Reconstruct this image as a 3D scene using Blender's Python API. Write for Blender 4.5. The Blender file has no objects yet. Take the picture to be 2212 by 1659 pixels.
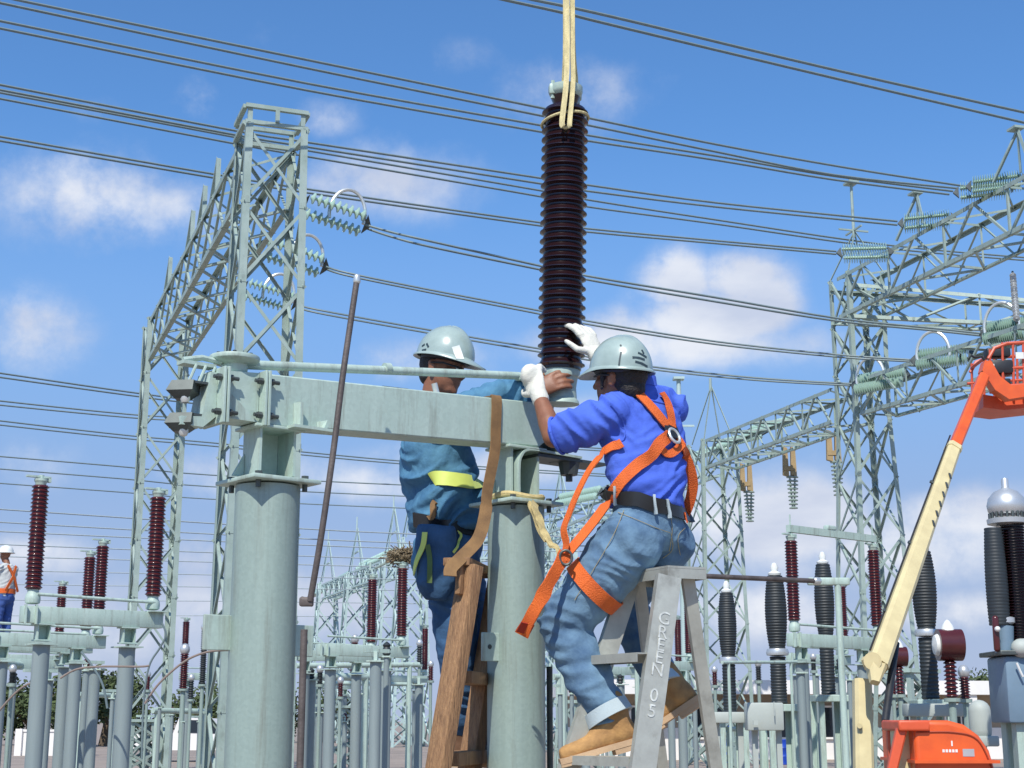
import bpy, bmesh, math, random
from mathutils import Vector, Matrix, Quaternion, noise
from mathutils.bvhtree import BVHTree
R = math.radians
random.seed(7)
scene = bpy.context.scene
col = scene.collection
# ---------------------------------------------------------------- camera
F, CX, CY = 3200.0, 1106.0, 829.5
PITCH = math.atan(725.5 / 3200.0)
CAM = Vector((0, 0, 1.6))
cam = bpy.data.cameras.new('camera'); camo = bpy.data.objects.new('camera', cam); col.objects.link(camo)
camo.location = CAM; camo.rotation_euler = (math.pi / 2 + PITCH, 0, 0)
cam.sensor_width = 36; cam.lens = 36 * 3200 / 2212.0
cam.clip_start = 0.05; cam.clip_end = 3000
scene.camera = camo
# ---------------------------------------------------------------- sky and sun
SUN_EL, SUN_AZ = R(50), R(193)
w = bpy.data.worlds.new('World'); scene.world = w; w.use_nodes = True
nt = w.node_tree; N = nt.nodes; L = nt.links; N.clear()
def nd(t, **k):
    n = N.new(t)
    for a, b in k.items(): setattr(n, a, b)
    return n
def mth(op, a, b=None, c=None, clamp=False):
    n = nd('ShaderNodeMath', operation=op, use_clamp=clamp)
    for i, v in enumerate((a, b, c)):
        if v is None: continue
        if isinstance(v, (int, float)): n.inputs[i].default_value = v
        else: L.new(v, n.inputs[i])
    return n.outputs[0]
def ray(x, y):
    u, v = (x - CX) / F, (CY - y) / F
    c, s = math.cos(PITCH), math.sin(PITCH)
    return Vector((u, c - v * s, s + v * c))
def at(x, y, Y):
    d = ray(x, y); return CAM + d * (Y / d.y)
def atz(x, y, z):
    d = ray(x, y); return CAM + d * ((z - CAM.z) / d.z)
sky = nd('ShaderNodeTexSky', sky_type='NISHITA', sun_disc=False)
sky.sun_elevation = SUN_EL; sky.sun_rotation = SUN_AZ; sky.altitude = 0
sky.air_density = 1.0; sky.dust_density = 0.35; sky.ozone_density = 2.2
tc = nd('ShaderNodeTexCoord')
nz = nd('ShaderNodeTexNoise'); nz.inputs['Scale'].default_value = 13.0; nz.inputs['Detail'].default_value = 12; nz.inputs['Roughness'].default_value = .62; nz.inputs['Distortion'].default_value = 0
L.new(tc.outputs['Generated'], nz.inputs['Vector'])
nz2 = nd('ShaderNodeTexNoise'); nz2.inputs['Scale'].default_value = 3.0; nz2.inputs['Detail'].default_value = 6; nz2.inputs['Roughness'].default_value = .55
mp = nd('ShaderNodeMapping'); mp.inputs['Scale'].default_value = (1, 1, 2.6); mp.inputs['Location'].default_value = (3.1, .4, 1.7)
L.new(tc.outputs['Generated'], mp.inputs['Vector']); L.new(mp.outputs[0], nz2.inputs['Vector'])
# clouds: soft blobs of direction, eroded by noise   (x, y, half width, half height, strength, softness)
BL = [(1465, 610, 85, 70, 1.15), (1600, 600, 105, 60, 1.05), (1660, 650, 80, 80, .95), (1530, 680, 190, 80, .95), (1350, 715, 110, 65, .8), (1220, 750, 120, 50, .6), (1500, 745, 330, 60, .6),
      (210, 430, 220, 120, .68), (360, 440, 190, 90, .5), (60, 710, 130, 90, .68), (440, 220, 90, 80, .45), (800, 390, 230, 90, .55), (160, 230, 120, 50, .34), (950, 120, 200, 60, .26), (700, 260, 90, 60, .42),
      (1230, 190, 170, 100, .44), (900, 770, 210, 60, .5), (520, 1030, 190, 70, .62), (800, 1040, 170, 60, .5), (1680, 1130, 230, 100, .85), (1620, 1330, 260, 70, .7), (1010, 1000, 260, 60, .6), (60, 1200, 200, 60, .6), (430, 1190, 160, 60, .6), (620, 1290, 420, 80, .6), (2080, 1110, 150, 60, .8), (2100, 1320, 200, 60, .6), (560, 400, 60, 120, .3), (1180, 900, 200, 50, .5),
      (2060, 1130, 180, 80, .55), (1950, 1190, 380, 110, .55), (250, 1330, 420, 130, .45), (30, 1010, 160, 80, .4), (560, 80, 120, 60, .22), (1420, 150, 80, 60, .2)]
acc = None
for (bx, by, hw, hh, st) in BL:
    c = ray(bx, by).normalized()
    m = nd('ShaderNodeMapping', vector_type='POINT')
    az, el = math.atan2(c.x, c.y), math.asin(c.z)
    # rotate so that c goes to +Y, then scale
    m0 = nd('ShaderNodeVectorRotate', rotation_type='EULER_XYZ')
    m0.inputs['Rotation'].default_value = (0, 0, az); L.new(tc.outputs['Generated'], m0.inputs['Vector'])
    m1 = nd('ShaderNodeVectorRotate', rotation_type='EULER_XYZ')
    m1.inputs['Rotation'].default_value = (-el, 0, 0); L.new(m0.outputs[0], m1.inputs['Vector'])
    sp = nd('ShaderNodeSeparateXYZ'); L.new(m1.outputs[0], sp.inputs[0])
    gx = mth('MULTIPLY', sp.outputs[0], F / hw); gz = mth('MULTIPLY', sp.outputs[2], F / hh)
    d2 = mth('ADD', mth('MULTIPLY', gx, gx), mth('MULTIPLY', gz, gz))
    g = mth('MULTIPLY', mth('POWER', 2.718, mth('MULTIPLY', d2, -1.0)), st)
    front = mth('GREATER_THAN', sp.outputs[1], 0.0)
    g = mth('MULTIPLY', g, front)
    acc = g if acc is None else mth('MAXIMUM', acc, g)
n1 = mth('MULTIPLY', mth('SUBTRACT', nz.outputs['Fac'], .5), 3.1)
n2 = mth('MULTIPLY', mth('SUBTRACT', nz2.outputs['Fac'], .5), 1.3)
cl = mth('ADD', mth('ADD', mth('MULTIPLY', acc, 1.05), mth('MULTIPLY', n1, mth('ADD', acc, .10))), mth('MULTIPLY', n2, mth('ADD', acc, .2)))
mr = nd('ShaderNodeMapRange', interpolation_type='SMOOTHSTEP'); mr.inputs['From Min'].default_value = .13; mr.inputs['From Max'].default_value = .88
L.new(cl, mr.inputs['Value'])
# thin haze toward the horizon
spz = nd('ShaderNodeSeparateXYZ'); L.new(tc.outputs['Generated'], spz.inputs[0])
hz = nd('ShaderNodeMapRange', interpolation_type='SMOOTHSTEP'); hz.inputs['From Min'].default_value = .40; hz.inputs['From Max'].default_value = .13; hz.inputs['To Max'].default_value = .92
L.new(spz.outputs[2], hz.inputs['Value'])
mx0 = nd('ShaderNodeMixRGB'); L.new(hz.outputs[0], mx0.inputs[0])
hzb = nd('ShaderNodeMapRange', interpolation_type='SMOOTHSTEP'); hzb.inputs['From Min'].default_value = .22; hzb.inputs['From Max'].default_value = .0; hzb.inputs['To Max'].default_value = .9
L.new(spz.outputs[2], hzb.inputs['Value']); mxb = nd('ShaderNodeMixRGB'); L.new(hzb.outputs[0], mxb.inputs[0]); L.new(mx0.outputs[0], mxb.inputs[1]); mxb.inputs[2].default_value = (4.5, 5.3, 7.2, 1)
hs = nd('ShaderNodeMixRGB', blend_type='MULTIPLY'); hs.inputs[0].default_value = 1; hs.inputs[2].default_value = (.87, 1.36, 1.80, 1)
L.new(sky.outputs[0], hs.inputs[1]); L.new(hs.outputs[0], mx0.inputs[1]); mx0.inputs[2].default_value = (2.65, 4.35, 7.6, 1)
mx = nd('ShaderNodeMixRGB'); L.new(mth('MULTIPLY', mr.outputs[0], .93), mx.inputs[0]); L.new(mxb.outputs[0], mx.inputs[1])
nzc = nd('ShaderNodeTexNoise'); nzc.inputs['Scale'].default_value = 9; nzc.inputs['Detail'].default_value = 7; L.new(mp.outputs[0], nzc.inputs['Vector'])
ccr = nd('ShaderNodeMapRange'); ccr.inputs['From Min'].default_value = .36; ccr.inputs['From Max'].default_value = .6; L.new(nzc.outputs['Fac'], ccr.inputs['Value'])
ccm = nd('ShaderNodeMixRGB'); L.new(ccr.outputs[0], ccm.inputs[0]); ccm.inputs[1].default_value = (6.0, 6.6, 8.1, 1); ccm.inputs[2].default_value = (8.5, 8.8, 9.5, 1); L.new(ccm.outputs[0], mx.inputs[2])
bg = nd('ShaderNodeBackground'); bg.inputs['Strength'].default_value = .1
L.new(mx.outputs[0], bg.inputs['Color'])
wo = nd('ShaderNodeOutputWorld'); L.new(bg.outputs[0], wo.inputs['Surface'])
sl = bpy.data.lights.new('sun', 'SUN'); sl.energy = 4.8; sl.angle = R(.55); sl.color = (1, .95, .87)
so = bpy.data.objects.new('sun', sl); col.objects.link(so)
sdir = Vector((math.cos(SUN_EL) * math.sin(SUN_AZ), math.cos(SUN_EL) * math.cos(SUN_AZ), math.sin(SUN_EL)))
so.rotation_euler = sdir.to_track_quat('Z', 'Y').to_euler(); so.location = (0, -5, 30)
vs = scene.view_settings; vs.view_transform = 'Standard'; vs.look = 'None'; vs.gamma = 1; vs.exposure = 0.0
scene.cycles.max_bounces = 6

# ---------------------------------------------------------------- materials
MATS = {}
def mat(name, c, rough=.6, metal=0, var=.12, vs_=6.0, bump=0, bs=60.0, c2=None, stretch=(1, 1, 1), coat=0, spec=None, spangle=0, sub=0, stain=None):
    if name in MATS: return MATS[name]
    m = bpy.data.materials.new(name); m.use_nodes = True; t = m.node_tree; n = t.nodes; l = t.links
    b = n['Principled BSDF']; b.inputs['Roughness'].default_value = rough; b.inputs['Metallic'].default_value = metal
    if coat: b.inputs['Coat Weight'].default_value = coat; b.inputs['Coat Roughness'].default_value = .08
    if spec is not None: b.inputs['Specular IOR Level'].default_value = spec
    if sub: b.inputs['Subsurface Weight'].default_value = sub; b.inputs['Subsurface Radius'].default_value = (.02, .008, .004); b.inputs['Subsurface Scale'].default_value = .5
    tcn = n.new('ShaderNodeTexCoord'); mpn = n.new('ShaderNodeMapping'); mpn.inputs['Scale'].default_value = stretch
    l.new(tcn.outputs['Object'], mpn.inputs['Vector'])
    no = n.new('ShaderNodeTexNoise'); no.inputs['Scale'].default_value = vs_; no.inputs['Detail'].default_value = 6; no.inputs['Roughness'].default_value = .62
    l.new(mpn.outputs[0], no.inputs['Vector'])
    cr = n.new('ShaderNodeValToRGB'); cr.color_ramp.elements[0].position = .3; cr.color_ramp.elements[1].position = .7
    a = c2 if c2 else [max(0, x * (1 - var)) for x in c]; z = [min(1, x * (1 + (0 if c2 else var))) for x in c]
    cr.color_ramp.elements[0].color = (*a, 1); cr.color_ramp.elements[1].color = (*z, 1)
    l.new(no.outputs['Fac'], cr.inputs[0])
    out = cr.outputs[0]
    if spangle:
        vo = n.new('ShaderNodeTexVoronoi'); vo.inputs['Scale'].default_value = spangle; l.new(tcn.outputs['Object'], vo.inputs['Vector'])
        hsn = n.new('ShaderNodeSeparateColor'); l.new(vo.outputs['Color'], hsn.inputs[0])
        mrn = n.new('ShaderNodeMapRange'); mrn.inputs['To Min'].default_value = .95; mrn.inputs['To Max'].default_value = 1.04; l.new(hsn.outputs[0], mrn.inputs['Value'])
        mm = n.new('ShaderNodeMixRGB'); mm.blend_type = 'MULTIPLY'; mm.inputs[0].default_value = 1
        l.new(out, mm.inputs[1]); l.new(mrn.outputs[0], mm.inputs[2]); out = mm.outputs[0]
        rr = n.new('ShaderNodeMapRange'); rr.inputs['To Min'].default_value = rough - .08; rr.inputs['To Max'].default_value = rough + .1
        l.new(no.outputs['Fac'], rr.inputs['Value']); l.new(rr.outputs[0], b.inputs['Roughness'])
    if stain:
        sc_, am, ss = stain; m2_ = n.new('ShaderNodeMapping'); m2_.inputs['Scale'].default_value = ss; m2_.inputs['Location'].default_value = (3.3, 1.7, .4); l.new(tcn.outputs['Object'], m2_.inputs['Vector'])
        sn = n.new('ShaderNodeTexNoise'); sn.inputs['Scale'].default_value = 3; sn.inputs['Detail'].default_value = 8; sn.inputs['Roughness'].default_value = .7; l.new(m2_.outputs[0], sn.inputs['Vector'])
        sr = n.new('ShaderNodeMapRange'); sr.inputs['From Min'].default_value = .52; sr.inputs['From Max'].default_value = .74; sr.inputs['To Max'].default_value = am; l.new(sn.outputs['Fac'], sr.inputs['Value'])
        sm_ = n.new('ShaderNodeMixRGB'); l.new(sr.outputs[0], sm_.inputs[0]); l.new(out, sm_.inputs[1]); sm_.inputs[2].default_value = (*sc_, 1); out = sm_.outputs[0]
    l.new(out, b.inputs['Base Color'])
    if bump:
        nb = n.new('ShaderNodeTexNoise'); nb.inputs['Scale'].default_value = bs; nb.inputs['Detail'].default_value = 4
        l.new(mpn.outputs[0], nb.inputs['Vector'])
        bn = n.new('ShaderNodeBump'); bn.inputs['Strength'].default_value = bump; bn.inputs['Distance'].default_value = .01
        l.new(nb.outputs['Fac'], bn.inputs['Height']); l.new(bn.outputs[0], b.inputs['Normal'])
    MATS[name] = m; return m
GALV = mat('galvanised_steel', (.47, .585, .51), .5, .06, vs_=5, spangle=90, bump=.04, bs=30, c2=(.38, .49, .42), stretch=(1.7, 1.7, .4), stain=((.19, .185, .14), .75, (5, 5, .6)))
GALVP = mat('galvanised_pipe', (.315, .405, .355), .5, .1, vs_=4, spangle=100, bump=.04, bs=25, c2=(.255, .33, .295), stretch=(3, 3, .10), stain=((.16, .16, .125), .7, (6, 6, .35)))
POSTM = mat('weathered_post_steel', (.30, .355, .345), .55, .1, vs_=2, c2=(.20, .25, .25), stretch=(2, 2, .15))
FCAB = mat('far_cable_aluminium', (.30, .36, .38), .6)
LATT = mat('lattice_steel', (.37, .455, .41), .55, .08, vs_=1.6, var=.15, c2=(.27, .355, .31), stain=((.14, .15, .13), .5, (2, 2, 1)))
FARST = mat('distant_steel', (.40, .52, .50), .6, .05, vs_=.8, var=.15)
DARKST = mat('dark_steel', (.09, .105, .10), .5, .5, vs_=8, var=.3)
RUST = mat('rusty_steel', (.12, .10, .09), .6, .3, vs_=9, var=.35, bump=.2, bs=90)
BOLT = mat('bright_zinc', (.68, .70, .66), .35, .6, var=.1)
CONC = mat('ground_gravel', (.30, .245, .20), .95, 0, vs_=.6, var=.2, bump=.6, bs=14)
PORC = mat('maroon_porcelain', (.017, .006, .008), .2, 0, var=.15, vs_=3, coat=.2)
PORCR = mat('red_brown_porcelain', (.072, .013, .013), .25, 0, var=.2, vs_=3, coat=.2)
PORCD = mat('black_rubber_shed', (.022, .029, .033), .55, 0, var=.25, vs_=3)
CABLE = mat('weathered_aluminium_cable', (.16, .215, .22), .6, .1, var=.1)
GLASS = mat('pale_green_glass', (.38, .54, .46), .18, 0, var=.1, coat=.4)
ROPE = mat('tan_nylon_sling', (.62, .53, .27), .75, 0, vs_=60, var=.25, bump=.4, bs=300, stretch=(1, 1, .3))
STRAP = mat('brown_webbing', (.30, .17, .065), .8, 0, vs_=14, c2=(.17, .095, .04), bump=.3, bs=400)
BEIGE = mat('beige_webbing', (.55, .44, .20), .8, 0, vs_=40, var=.2, bump=.4, bs=300)
ORAN = mat('orange_webbing', (.86, .165, .018), .65, 0, vs_=9, c2=(.62, .105, .015), bump=.6, bs=260)
ALU = mat('dull_aluminium', (.50, .51, .44), .45, .35, vs_=11, c2=(.38, .38, .33), stain=((.16, .15, .12), .55, (4, 4, 3)), bump=.05, bs=60)
WOOD = mat('ladder_wood', (.38, .215, .10), .8, 0, vs_=12, c2=(.20, .105, .05), stretch=(8, 8, 1), bump=.7, bs=26, stain=((.09, .055, .03), .7, (9, 9, 1.2)))
HELM = mat('grey_green_helmet', (.37, .465, .425), .27, 0, var=.06, vs_=16, coat=.4, c2=(.29, .37, .34))
HMARK = mat('helmet_marks', (.03, .05, .06), .5)
WHITEP = mat('white_plastic', (.72, .74, .70), .4, var=.06)
SKIN = mat('brown_skin', (.25, .105, .055), .5, 0, vs_=25, var=.15, bump=.1, bs=180, sub=.05)
HAIR = mat('black_hair', (.018, .015, .014), .6, 0, var=.4, vs_=80, bump=.6, bs=200)
BLUESH = mat('blue_work_shirt', (.085, .165, .66), .88, 0, vs_=5, c2=(.06, .115, .52), bump=.55, bs=22, spec=.2)
JEANS = mat('faded_blue_jeans', (.22, .36, .47), .9, 0, vs_=4.5, c2=(.055, .11, .20), bump=.6, bs=26, spec=.2)
TEALJ = mat('teal_denim_jacket', (.11, .27, .40), .85, 0, vs_=8, c2=(.035, .11, .22), bump=.6, bs=26, spec=.2)
NAVY = mat('navy_trousers', (.05, .115, .22), .9, 0, vs_=6, var=.35, bump=.6, bs=26, spec=.2)
CUFF = mat('denim_underside', (.42, .50, .52), .9, 0, var=.12, bump=.2, bs=260)
GLOV = mat('white_cotton_glove', (.66, .65, .56), .9, 0, var=.07, vs_=20, bump=.35, bs=240)
BOOT = mat('tan_nubuck', (.50, .28, .10), .88, 0, vs_=18, c2=(.28, .15, .06), bump=.2, bs=120)
SEAM = mat('tan_seam_thread', (.30, .26, .15), .9, 0, var=.2, vs_=90)
SOLE = mat('tan_rubber_sole', (.50, .34, .20), .8, 0, var=.12, bump=.2)
BOOTD = mat('dark_brown_boot', (.14, .07, .035), .7, 0, var=.25)
LEATH = mat('black_leather', (.020, .022, .024), .4, 0, var=.3)
LIME = mat('lime_reflective_tape', (.62, .72, .16), .5, 0, var=.12)
LIORG = mat('lift_orange_paint', (.80, .125, .02), .42, 0, vs_=4, coat=.15, c2=(.62, .09, .02))
CREAM = mat('lift_cream_paint', (.70, .60, .32), .45, 0, vs_=3.5, coat=.1, c2=(.56, .47, .25))
BLACK = mat('black_rubber', (.02, .022, .025), .5, 0, var=.3)
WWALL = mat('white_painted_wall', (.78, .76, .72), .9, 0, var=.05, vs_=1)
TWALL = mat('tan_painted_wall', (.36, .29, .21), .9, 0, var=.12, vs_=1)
GREYB = mat('grey_painted_box', (.40, .44, .40), .6, 0, var=.08, vs_=3)
BLUEB = mat('blue_plastic_drum', (.01, .06, .42), .45, 0, var=.1)
SLATE = mat('slate_blue_enamel', (.15, .23, .30), .45, 0, var=.1, vs_=3)
SILV = mat('polished_aluminium', (.56, .58, .58), .38, .55, var=.06)
LEAF = mat('tree_foliage', (.06, .085, .03), .9, 0, vs_=1.5, var=.5)
BARK = mat('tree_bark', (.12, .09, .06), .9, 0, var=.3)
YEL = mat('yellow_paint', (.75, .58, .05), .5)
NEST = mat('dry_twigs', (.22, .17, .10), .9, 0, var=.4, vs_=20)
DWIN = mat('dark_window_glass', (.02, .03, .04), .15, 0)
TANW = mat('tan_wooden_hood', (.36, .26, .13), .8, 0, var=.15, vs_=3)

# ---------------------------------------------------------------- mesh builder
def frame(d):
    d = d.normalized(); a = Vector((0, 0, 1)) if abs(d.z) < .9 else Vector((1, 0, 0))
    x = a.cross(d).normalized(); return x, d.cross(x).normalized(), d
class MB:
    def __init__(s): s.v = []; s.f = []
    def add(s, vs, fs):
        o = len(s.v); s.v += [Vector(q) for q in vs]; s.f += [tuple(i + o for i in f) for f in fs]; return s
    def box(s, c, d, ax=None, bev=0):
        ax = ax or (Vector((1, 0, 0)), Vector((0, 1, 0)), Vector((0, 0, 1))); c = Vector(c)
        h = [q / 2 for q in d]
        if bev <= 0:
            vs = [c + ax[0] * (h[0] * i) + ax[1] * (h[1] * j) + ax[2] * (h[2] * k) for k in (-1, 1) for j in (-1, 1) for i in (-1, 1)]
            return s.add(vs, [(0, 2, 3, 1), (4, 5, 7, 6), (0, 1, 5, 4), (2, 6, 7, 3), (0, 4, 6, 2), (1, 3, 7, 5)])
        # chamfered box through bmesh
        bm = bmesh.new(); bmesh.ops.create_cube(bm, size=1)
        for v in bm.verts: v.co = Vector((v.co.x * d[0], v.co.y * d[1], v.co.z * d[2]))
        bmesh.ops.bevel(bm, geom=list(bm.edges), offset=min(bev, min(d) * .45), segments=2, affect='EDGES', profile=.5)
        bm.verts.index_update()
        vs = [c + ax[0] * v.co.x + ax[1] * v.co.y + ax[2] * v.co.z for v in bm.verts]; fs = [tuple(v.index for v in f.verts) for f in bm.faces]
        bm.free(); return s.add(vs, fs)
    def ring(s, c, x, y, a, b, n): return [c + x * (a * math.cos(2 * math.pi * i / n)) + y * (b * math.sin(2 * math.pi * i / n)) for i in range(n)]
    def loft(s, rings, n=20):
        """rings: (centre, xdir, ydir, a, b)"""
        vs = []; fs = []
        for r in rings: vs += s.ring(Vector(r[0]), Vector(r[1]), Vector(r[2]), r[3], r[4], n)
        m = len(rings)
        for k in range(m - 1):
            for i in range(n):
                j = (i + 1) % n; fs.append((k * n + i, k * n + j, (k + 1) * n + j, (k + 1) * n + i))
        fs.append(tuple(reversed(range(n)))); fs.append(tuple(range((m - 1) * n, m * n)))
        return s.add(vs, fs)
    def cyl(s, p0, p1, r0, r1=None, n=16):
        p0, p1 = Vector(p0), Vector(p1); r1 = r0 if r1 is None else r1; x, y, d = frame(p1 - p0)
        return s.loft([(p0, x, y, r0, r0), (p1, x, y, r1, r1)], n)
    def lathe(s, base, axis, prof, n=20):
        """prof: list of (r, h) along axis"""
        base = Vector(base); x, y, d = frame(Vector(axis))
        return s.loft([(base + d * h, x, y, max(r, .0004), max(r, .0004)) for r, h in prof], n)
    def tube(s, pts, r, n=6):
        pts = [Vector(p) for p in pts]; rs = r if isinstance(r, (list, tuple)) else [r] * len(pts)
        x = None; rings = []
        for i, p in enumerate(pts):
            d = (pts[min(i + 1, len(pts) - 1)] - pts[max(i - 1, 0)]).normalized()
            if x is None: x, y, _ = frame(d)
            else:
                x = (x - d * x.dot(d)).normalized(); y = d.cross(x)
            rings.append((p, x, y, rs[i], rs[i]))
        return s.loft(rings, n)
    def cap(s, p0, r0, p1, r1=None, n=14, k=4):
        p0, p1 = Vector(p0), Vector(p1); r1 = r0 if r1 is None else r1; x, y, d = frame(p1 - p0); rings = []
        for i in range(k): a = math.pi / 2 * (i + .15) / k; rings.append((p0 - d * (r0 * math.cos(a)), x, y, r0 * math.sin(a), r0 * math.sin(a)))
        rings += [(p0, x, y, r0, r0), (p1, x, y, r1, r1)]
        for i in range(k): a = math.pi / 2 * (i + 1) / k * .97; rings.append((p1 + d * (r1 * math.sin(a)), x, y, r1 * math.cos(a), r1 * math.cos(a)))
        return s.loft(rings, n)
    def ell(s, c, ax, rad, n=18, k=12):
        c = Vector(c); rings = []
        for i in range(k + 1):
            a = math.pi * (i + (.12 if i == 0 else (-.12 if i == k else 0))) / k
            rings.append((c - ax[2] * (rad[2] * math.cos(a)), ax[0], ax[1], rad[0] * math.sin(a), rad[1] * math.sin(a)))
        return s.loft(rings, n)
    def prism(s, poly, off):
        """poly: list of world points (planar), off: extrusion vector"""
        n = len(poly); vs = [Vector(p) for p in poly] + [Vector(p) + Vector(off) for p in poly]
        fs = [tuple(range(n)), tuple(reversed(range(n, 2 * n)))] + [(i, i + n, (i + 1) % n + n, (i + 1) % n) for i in range(n)]
        return s.add(vs, fs)
    def ang(s, p0, p1, sz, a, b, t=None):
        """steel angle from p0 to p1, its legs along a and b"""
        p0, p1 = Vector(p0), Vector(p1); d = (p1 - p0); ln = d.length
        if ln < 1e-4: return s
        d /= ln; a = Vector(a); a = (a - d * a.dot(d)).normalized(); b = Vector(b); b = (b - d * b.dot(d)); b = (b - a * b.dot(a)).normalized(); t = t or sz * .14
        m = (p0 + p1) / 2
        s.box(m + a * (sz / 2) + b * (t / 2), (sz, t, ln), (a, b, d)); s.box(m + a * (t / 2) + b * (t + (sz - t) / 2), (t, sz - t, ln), (a, b, d)); return s
    def ribbon(s, pts, nrm, wd, th=.004):
        """flat strap through pts; nrm one vector or one per point"""
        pts = [Vector(p) for p in pts]; n = len(pts); vs = []; fs = []
        wds = wd if isinstance(wd, (list, tuple)) else [wd] * n
        for i, p in enumerate(pts):
            d = (pts[min(i + 1, n - 1)] - pts[max(i - 1, 0)]).normalized()
            m = Vector(nrm[i] if isinstance(nrm, list) else nrm); m = (m - d * m.dot(d)).normalized(); q = d.cross(m).normalized()
            h = wds[i] / 2
            vs += [p - q * h, p + q * h, p + q * h + m * th, p - q * h + m * th]
        for i in range(n - 1):
            for k in range(4): j = (k + 1) % 4; fs.append((i * 4 + k, i * 4 + j, i * 4 + 4 + j, i * 4 + 4 + k))
        fs.append((3, 2, 1, 0)); fs.append(tuple((n - 1) * 4 + k for k in range(4)))
        return s.add(vs, fs)
    def mesh(s, name, m, off=Vector((0, 0, 0)), smooth=40):
        me = bpy.data.meshes.new(name); me.from_pydata([v - off for v in s.v], [], s.f); me.validate(); me.update()
        bm = bmesh.new(); bm.from_mesh(me); bmesh.ops.recalc_face_normals(bm, faces=bm.faces)
        if smooth:
            lim = R(smooth)
            for f in bm.faces: f.smooth = True
            for e in bm.edges:
                if len(e.link_faces) == 2 and e.calc_face_angle(0) > lim: e.smooth = False
        bm.to_mesh(me); bm.free()
        if m: me.materials.append(m)
        return me
    def build(s, name, m, parent=None, smooth=40, off=None):
        o_ = off if off is not None else worldpos(parent)
        me = s.mesh(name, m, o_, smooth); o = bpy.data.objects.new(name, me); col.objects.link(o)
        if parent: o.parent = parent
        return o
def worldpos(o):
    v = Vector((0, 0, 0))
    while o is not None: v += Vector(o.location); o = o.parent
    return v
def tag(o, label=None, cat=None, group=None, kind=None):
    if label: o['label'] = label
    if cat: o['category'] = cat
    if group: o['group'] = group
    if kind: o['kind'] = kind
    return o
def thing(name, loc, label, cat, group=None):
    o = bpy.data.objects.new(name, None); col.objects.link(o); o.location = loc; o.empty_display_size = .2
    return tag(o, label, cat, group)
def solo(mb, name, m, label, cat, group=None, base=None, smooth=40):
    b = base if base is not None else Vector((sum(v.x for v in mb.v) / len(mb.v), sum(v.y for v in mb.v) / len(mb.v), min(v.z for v in mb.v)))
    me = mb.mesh(name, m, b, smooth); o = bpy.data.objects.new(name, me); col.objects.link(o); o.location = b
    return tag(o, label, cat, group)
def children(o): return [c for c in bpy.data.objects if c.parent == o]
def copy_tree(o, parent=None):
    c = o.copy(); col.objects.link(c); c.parent = parent
    for ch in children(o): copy_tree(ch, c)
    return c
def lerp(a, b, t): return a + (b - a) * t
def spline(pts, k=8):
    """Catmull-Rom through 3-D points"""
    pts = [Vector(p) for p in pts]; out = []; n = len(pts)
    for i in range(n - 1):
        a = pts[max(i - 1, 0)]; b = pts[i]; c = pts[i + 1]; d = pts[min(i + 2, n - 1)]
        for j in range(k):
            t = j / k; out.append(.5 * ((2 * b) + (c - a) * t + (2 * a - 5 * b + 4 * c - d) * t * t + (3 * b - a - 3 * c + d) * t ** 3))
    out.append(pts[-1]); return out
UP = Vector((0, 0, 1))

# ---------------------------------------------------------------- ground
g = MB(); g.add([(-900, -60, 0), (900, -60, 0), (900, 1500, 0), (-900, 1500, 0)], [(0, 1, 2, 3)])
tag(g.build('ground', CONC), kind='structure')
# ================================================================ large structure: lattice gantries
def lattice(br, legs_out, A, B, ax, ay, wa, wb, n, ls, bs, cross=True):
    """box truss from A to B; ax, ay unit cross axes; wa, wb half sizes (x,y) at A and B.
    braces go to br, the four chords are returned as MBs"""
    A, B = Vector(A), Vector(B)
    def P(t, i, j):
        hx = lerp(wa[0], wb[0], t); hy = lerp(wa[1], wb[1], t); return lerp(A, B, t) + ax * (hx * i) + ay * (hy * j)
    for i, j in ((-1, -1), (1, -1), (1, 1), (-1, 1)):
        m = MB(); m.ang(P(0, i, j), P(1, i, j), ls, ax * -i, ay * -j); legs_out.append(m)
    faces = [((-1, -1), (1, -1), ay * -1), ((1, -1), (1, 1), ax), ((1, 1), (-1, 1), ay), ((-1, 1), (-1, -1), ax * -1)]
    d = (B - A).normalized()
    for (c0, c1, nrm) in faces:
        for k in range(n):
            t0, t1 = k / n, (k + 1) / n
            a0, a1, b0, b1 = P(t0, *c0), P(t0, *c1), P(t1, *c0), P(t1, *c1)
            sd = (a1 - a0).normalized(); iw = nrm * -1
            if cross:
                br.ang(a0 + iw * ls * .16, b1 + iw * ls * .16, bs, sd.cross(nrm), iw); br.ang(a1 + iw * (ls * .16 + bs * .2), b0 + iw * (ls * .16 + bs * .2), bs, sd.cross(nrm), iw)
            else:
                if k % 2: br.ang(a0 + iw * ls * .16, b1 + iw * ls * .16, bs, sd.cross(nrm), iw)
                else: br.ang(a1 + iw * ls * .16, b0 + iw * ls * .16, bs, sd.cross(nrm), iw)
            if not cross and k % 2: br.ang(b0 + iw * ls * .2, b1 + iw * ls * .2, bs, d * -1, iw)
            # gusset plates
            for q, sg in ((a0, 1), (a1, -1)):
                br.box(q + sd * sg * ls * .55 + nrm * .004, (ls * .9, .012, ls * 1.0), (sd, nrm, sd.cross(nrm)))
def add_truss(root, name, A, B, ax, ay, wa, wb, n, ls, bs, cross, m):
    br = MB(); legs = []; lattice(br, legs, A, B, ax, ay, wa, wb, n, ls, bs, cross)
    o = br.build(name, m, root, smooth=0)
    for q in legs: q.build('chord', m, o, smooth=0)
    return o
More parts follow.
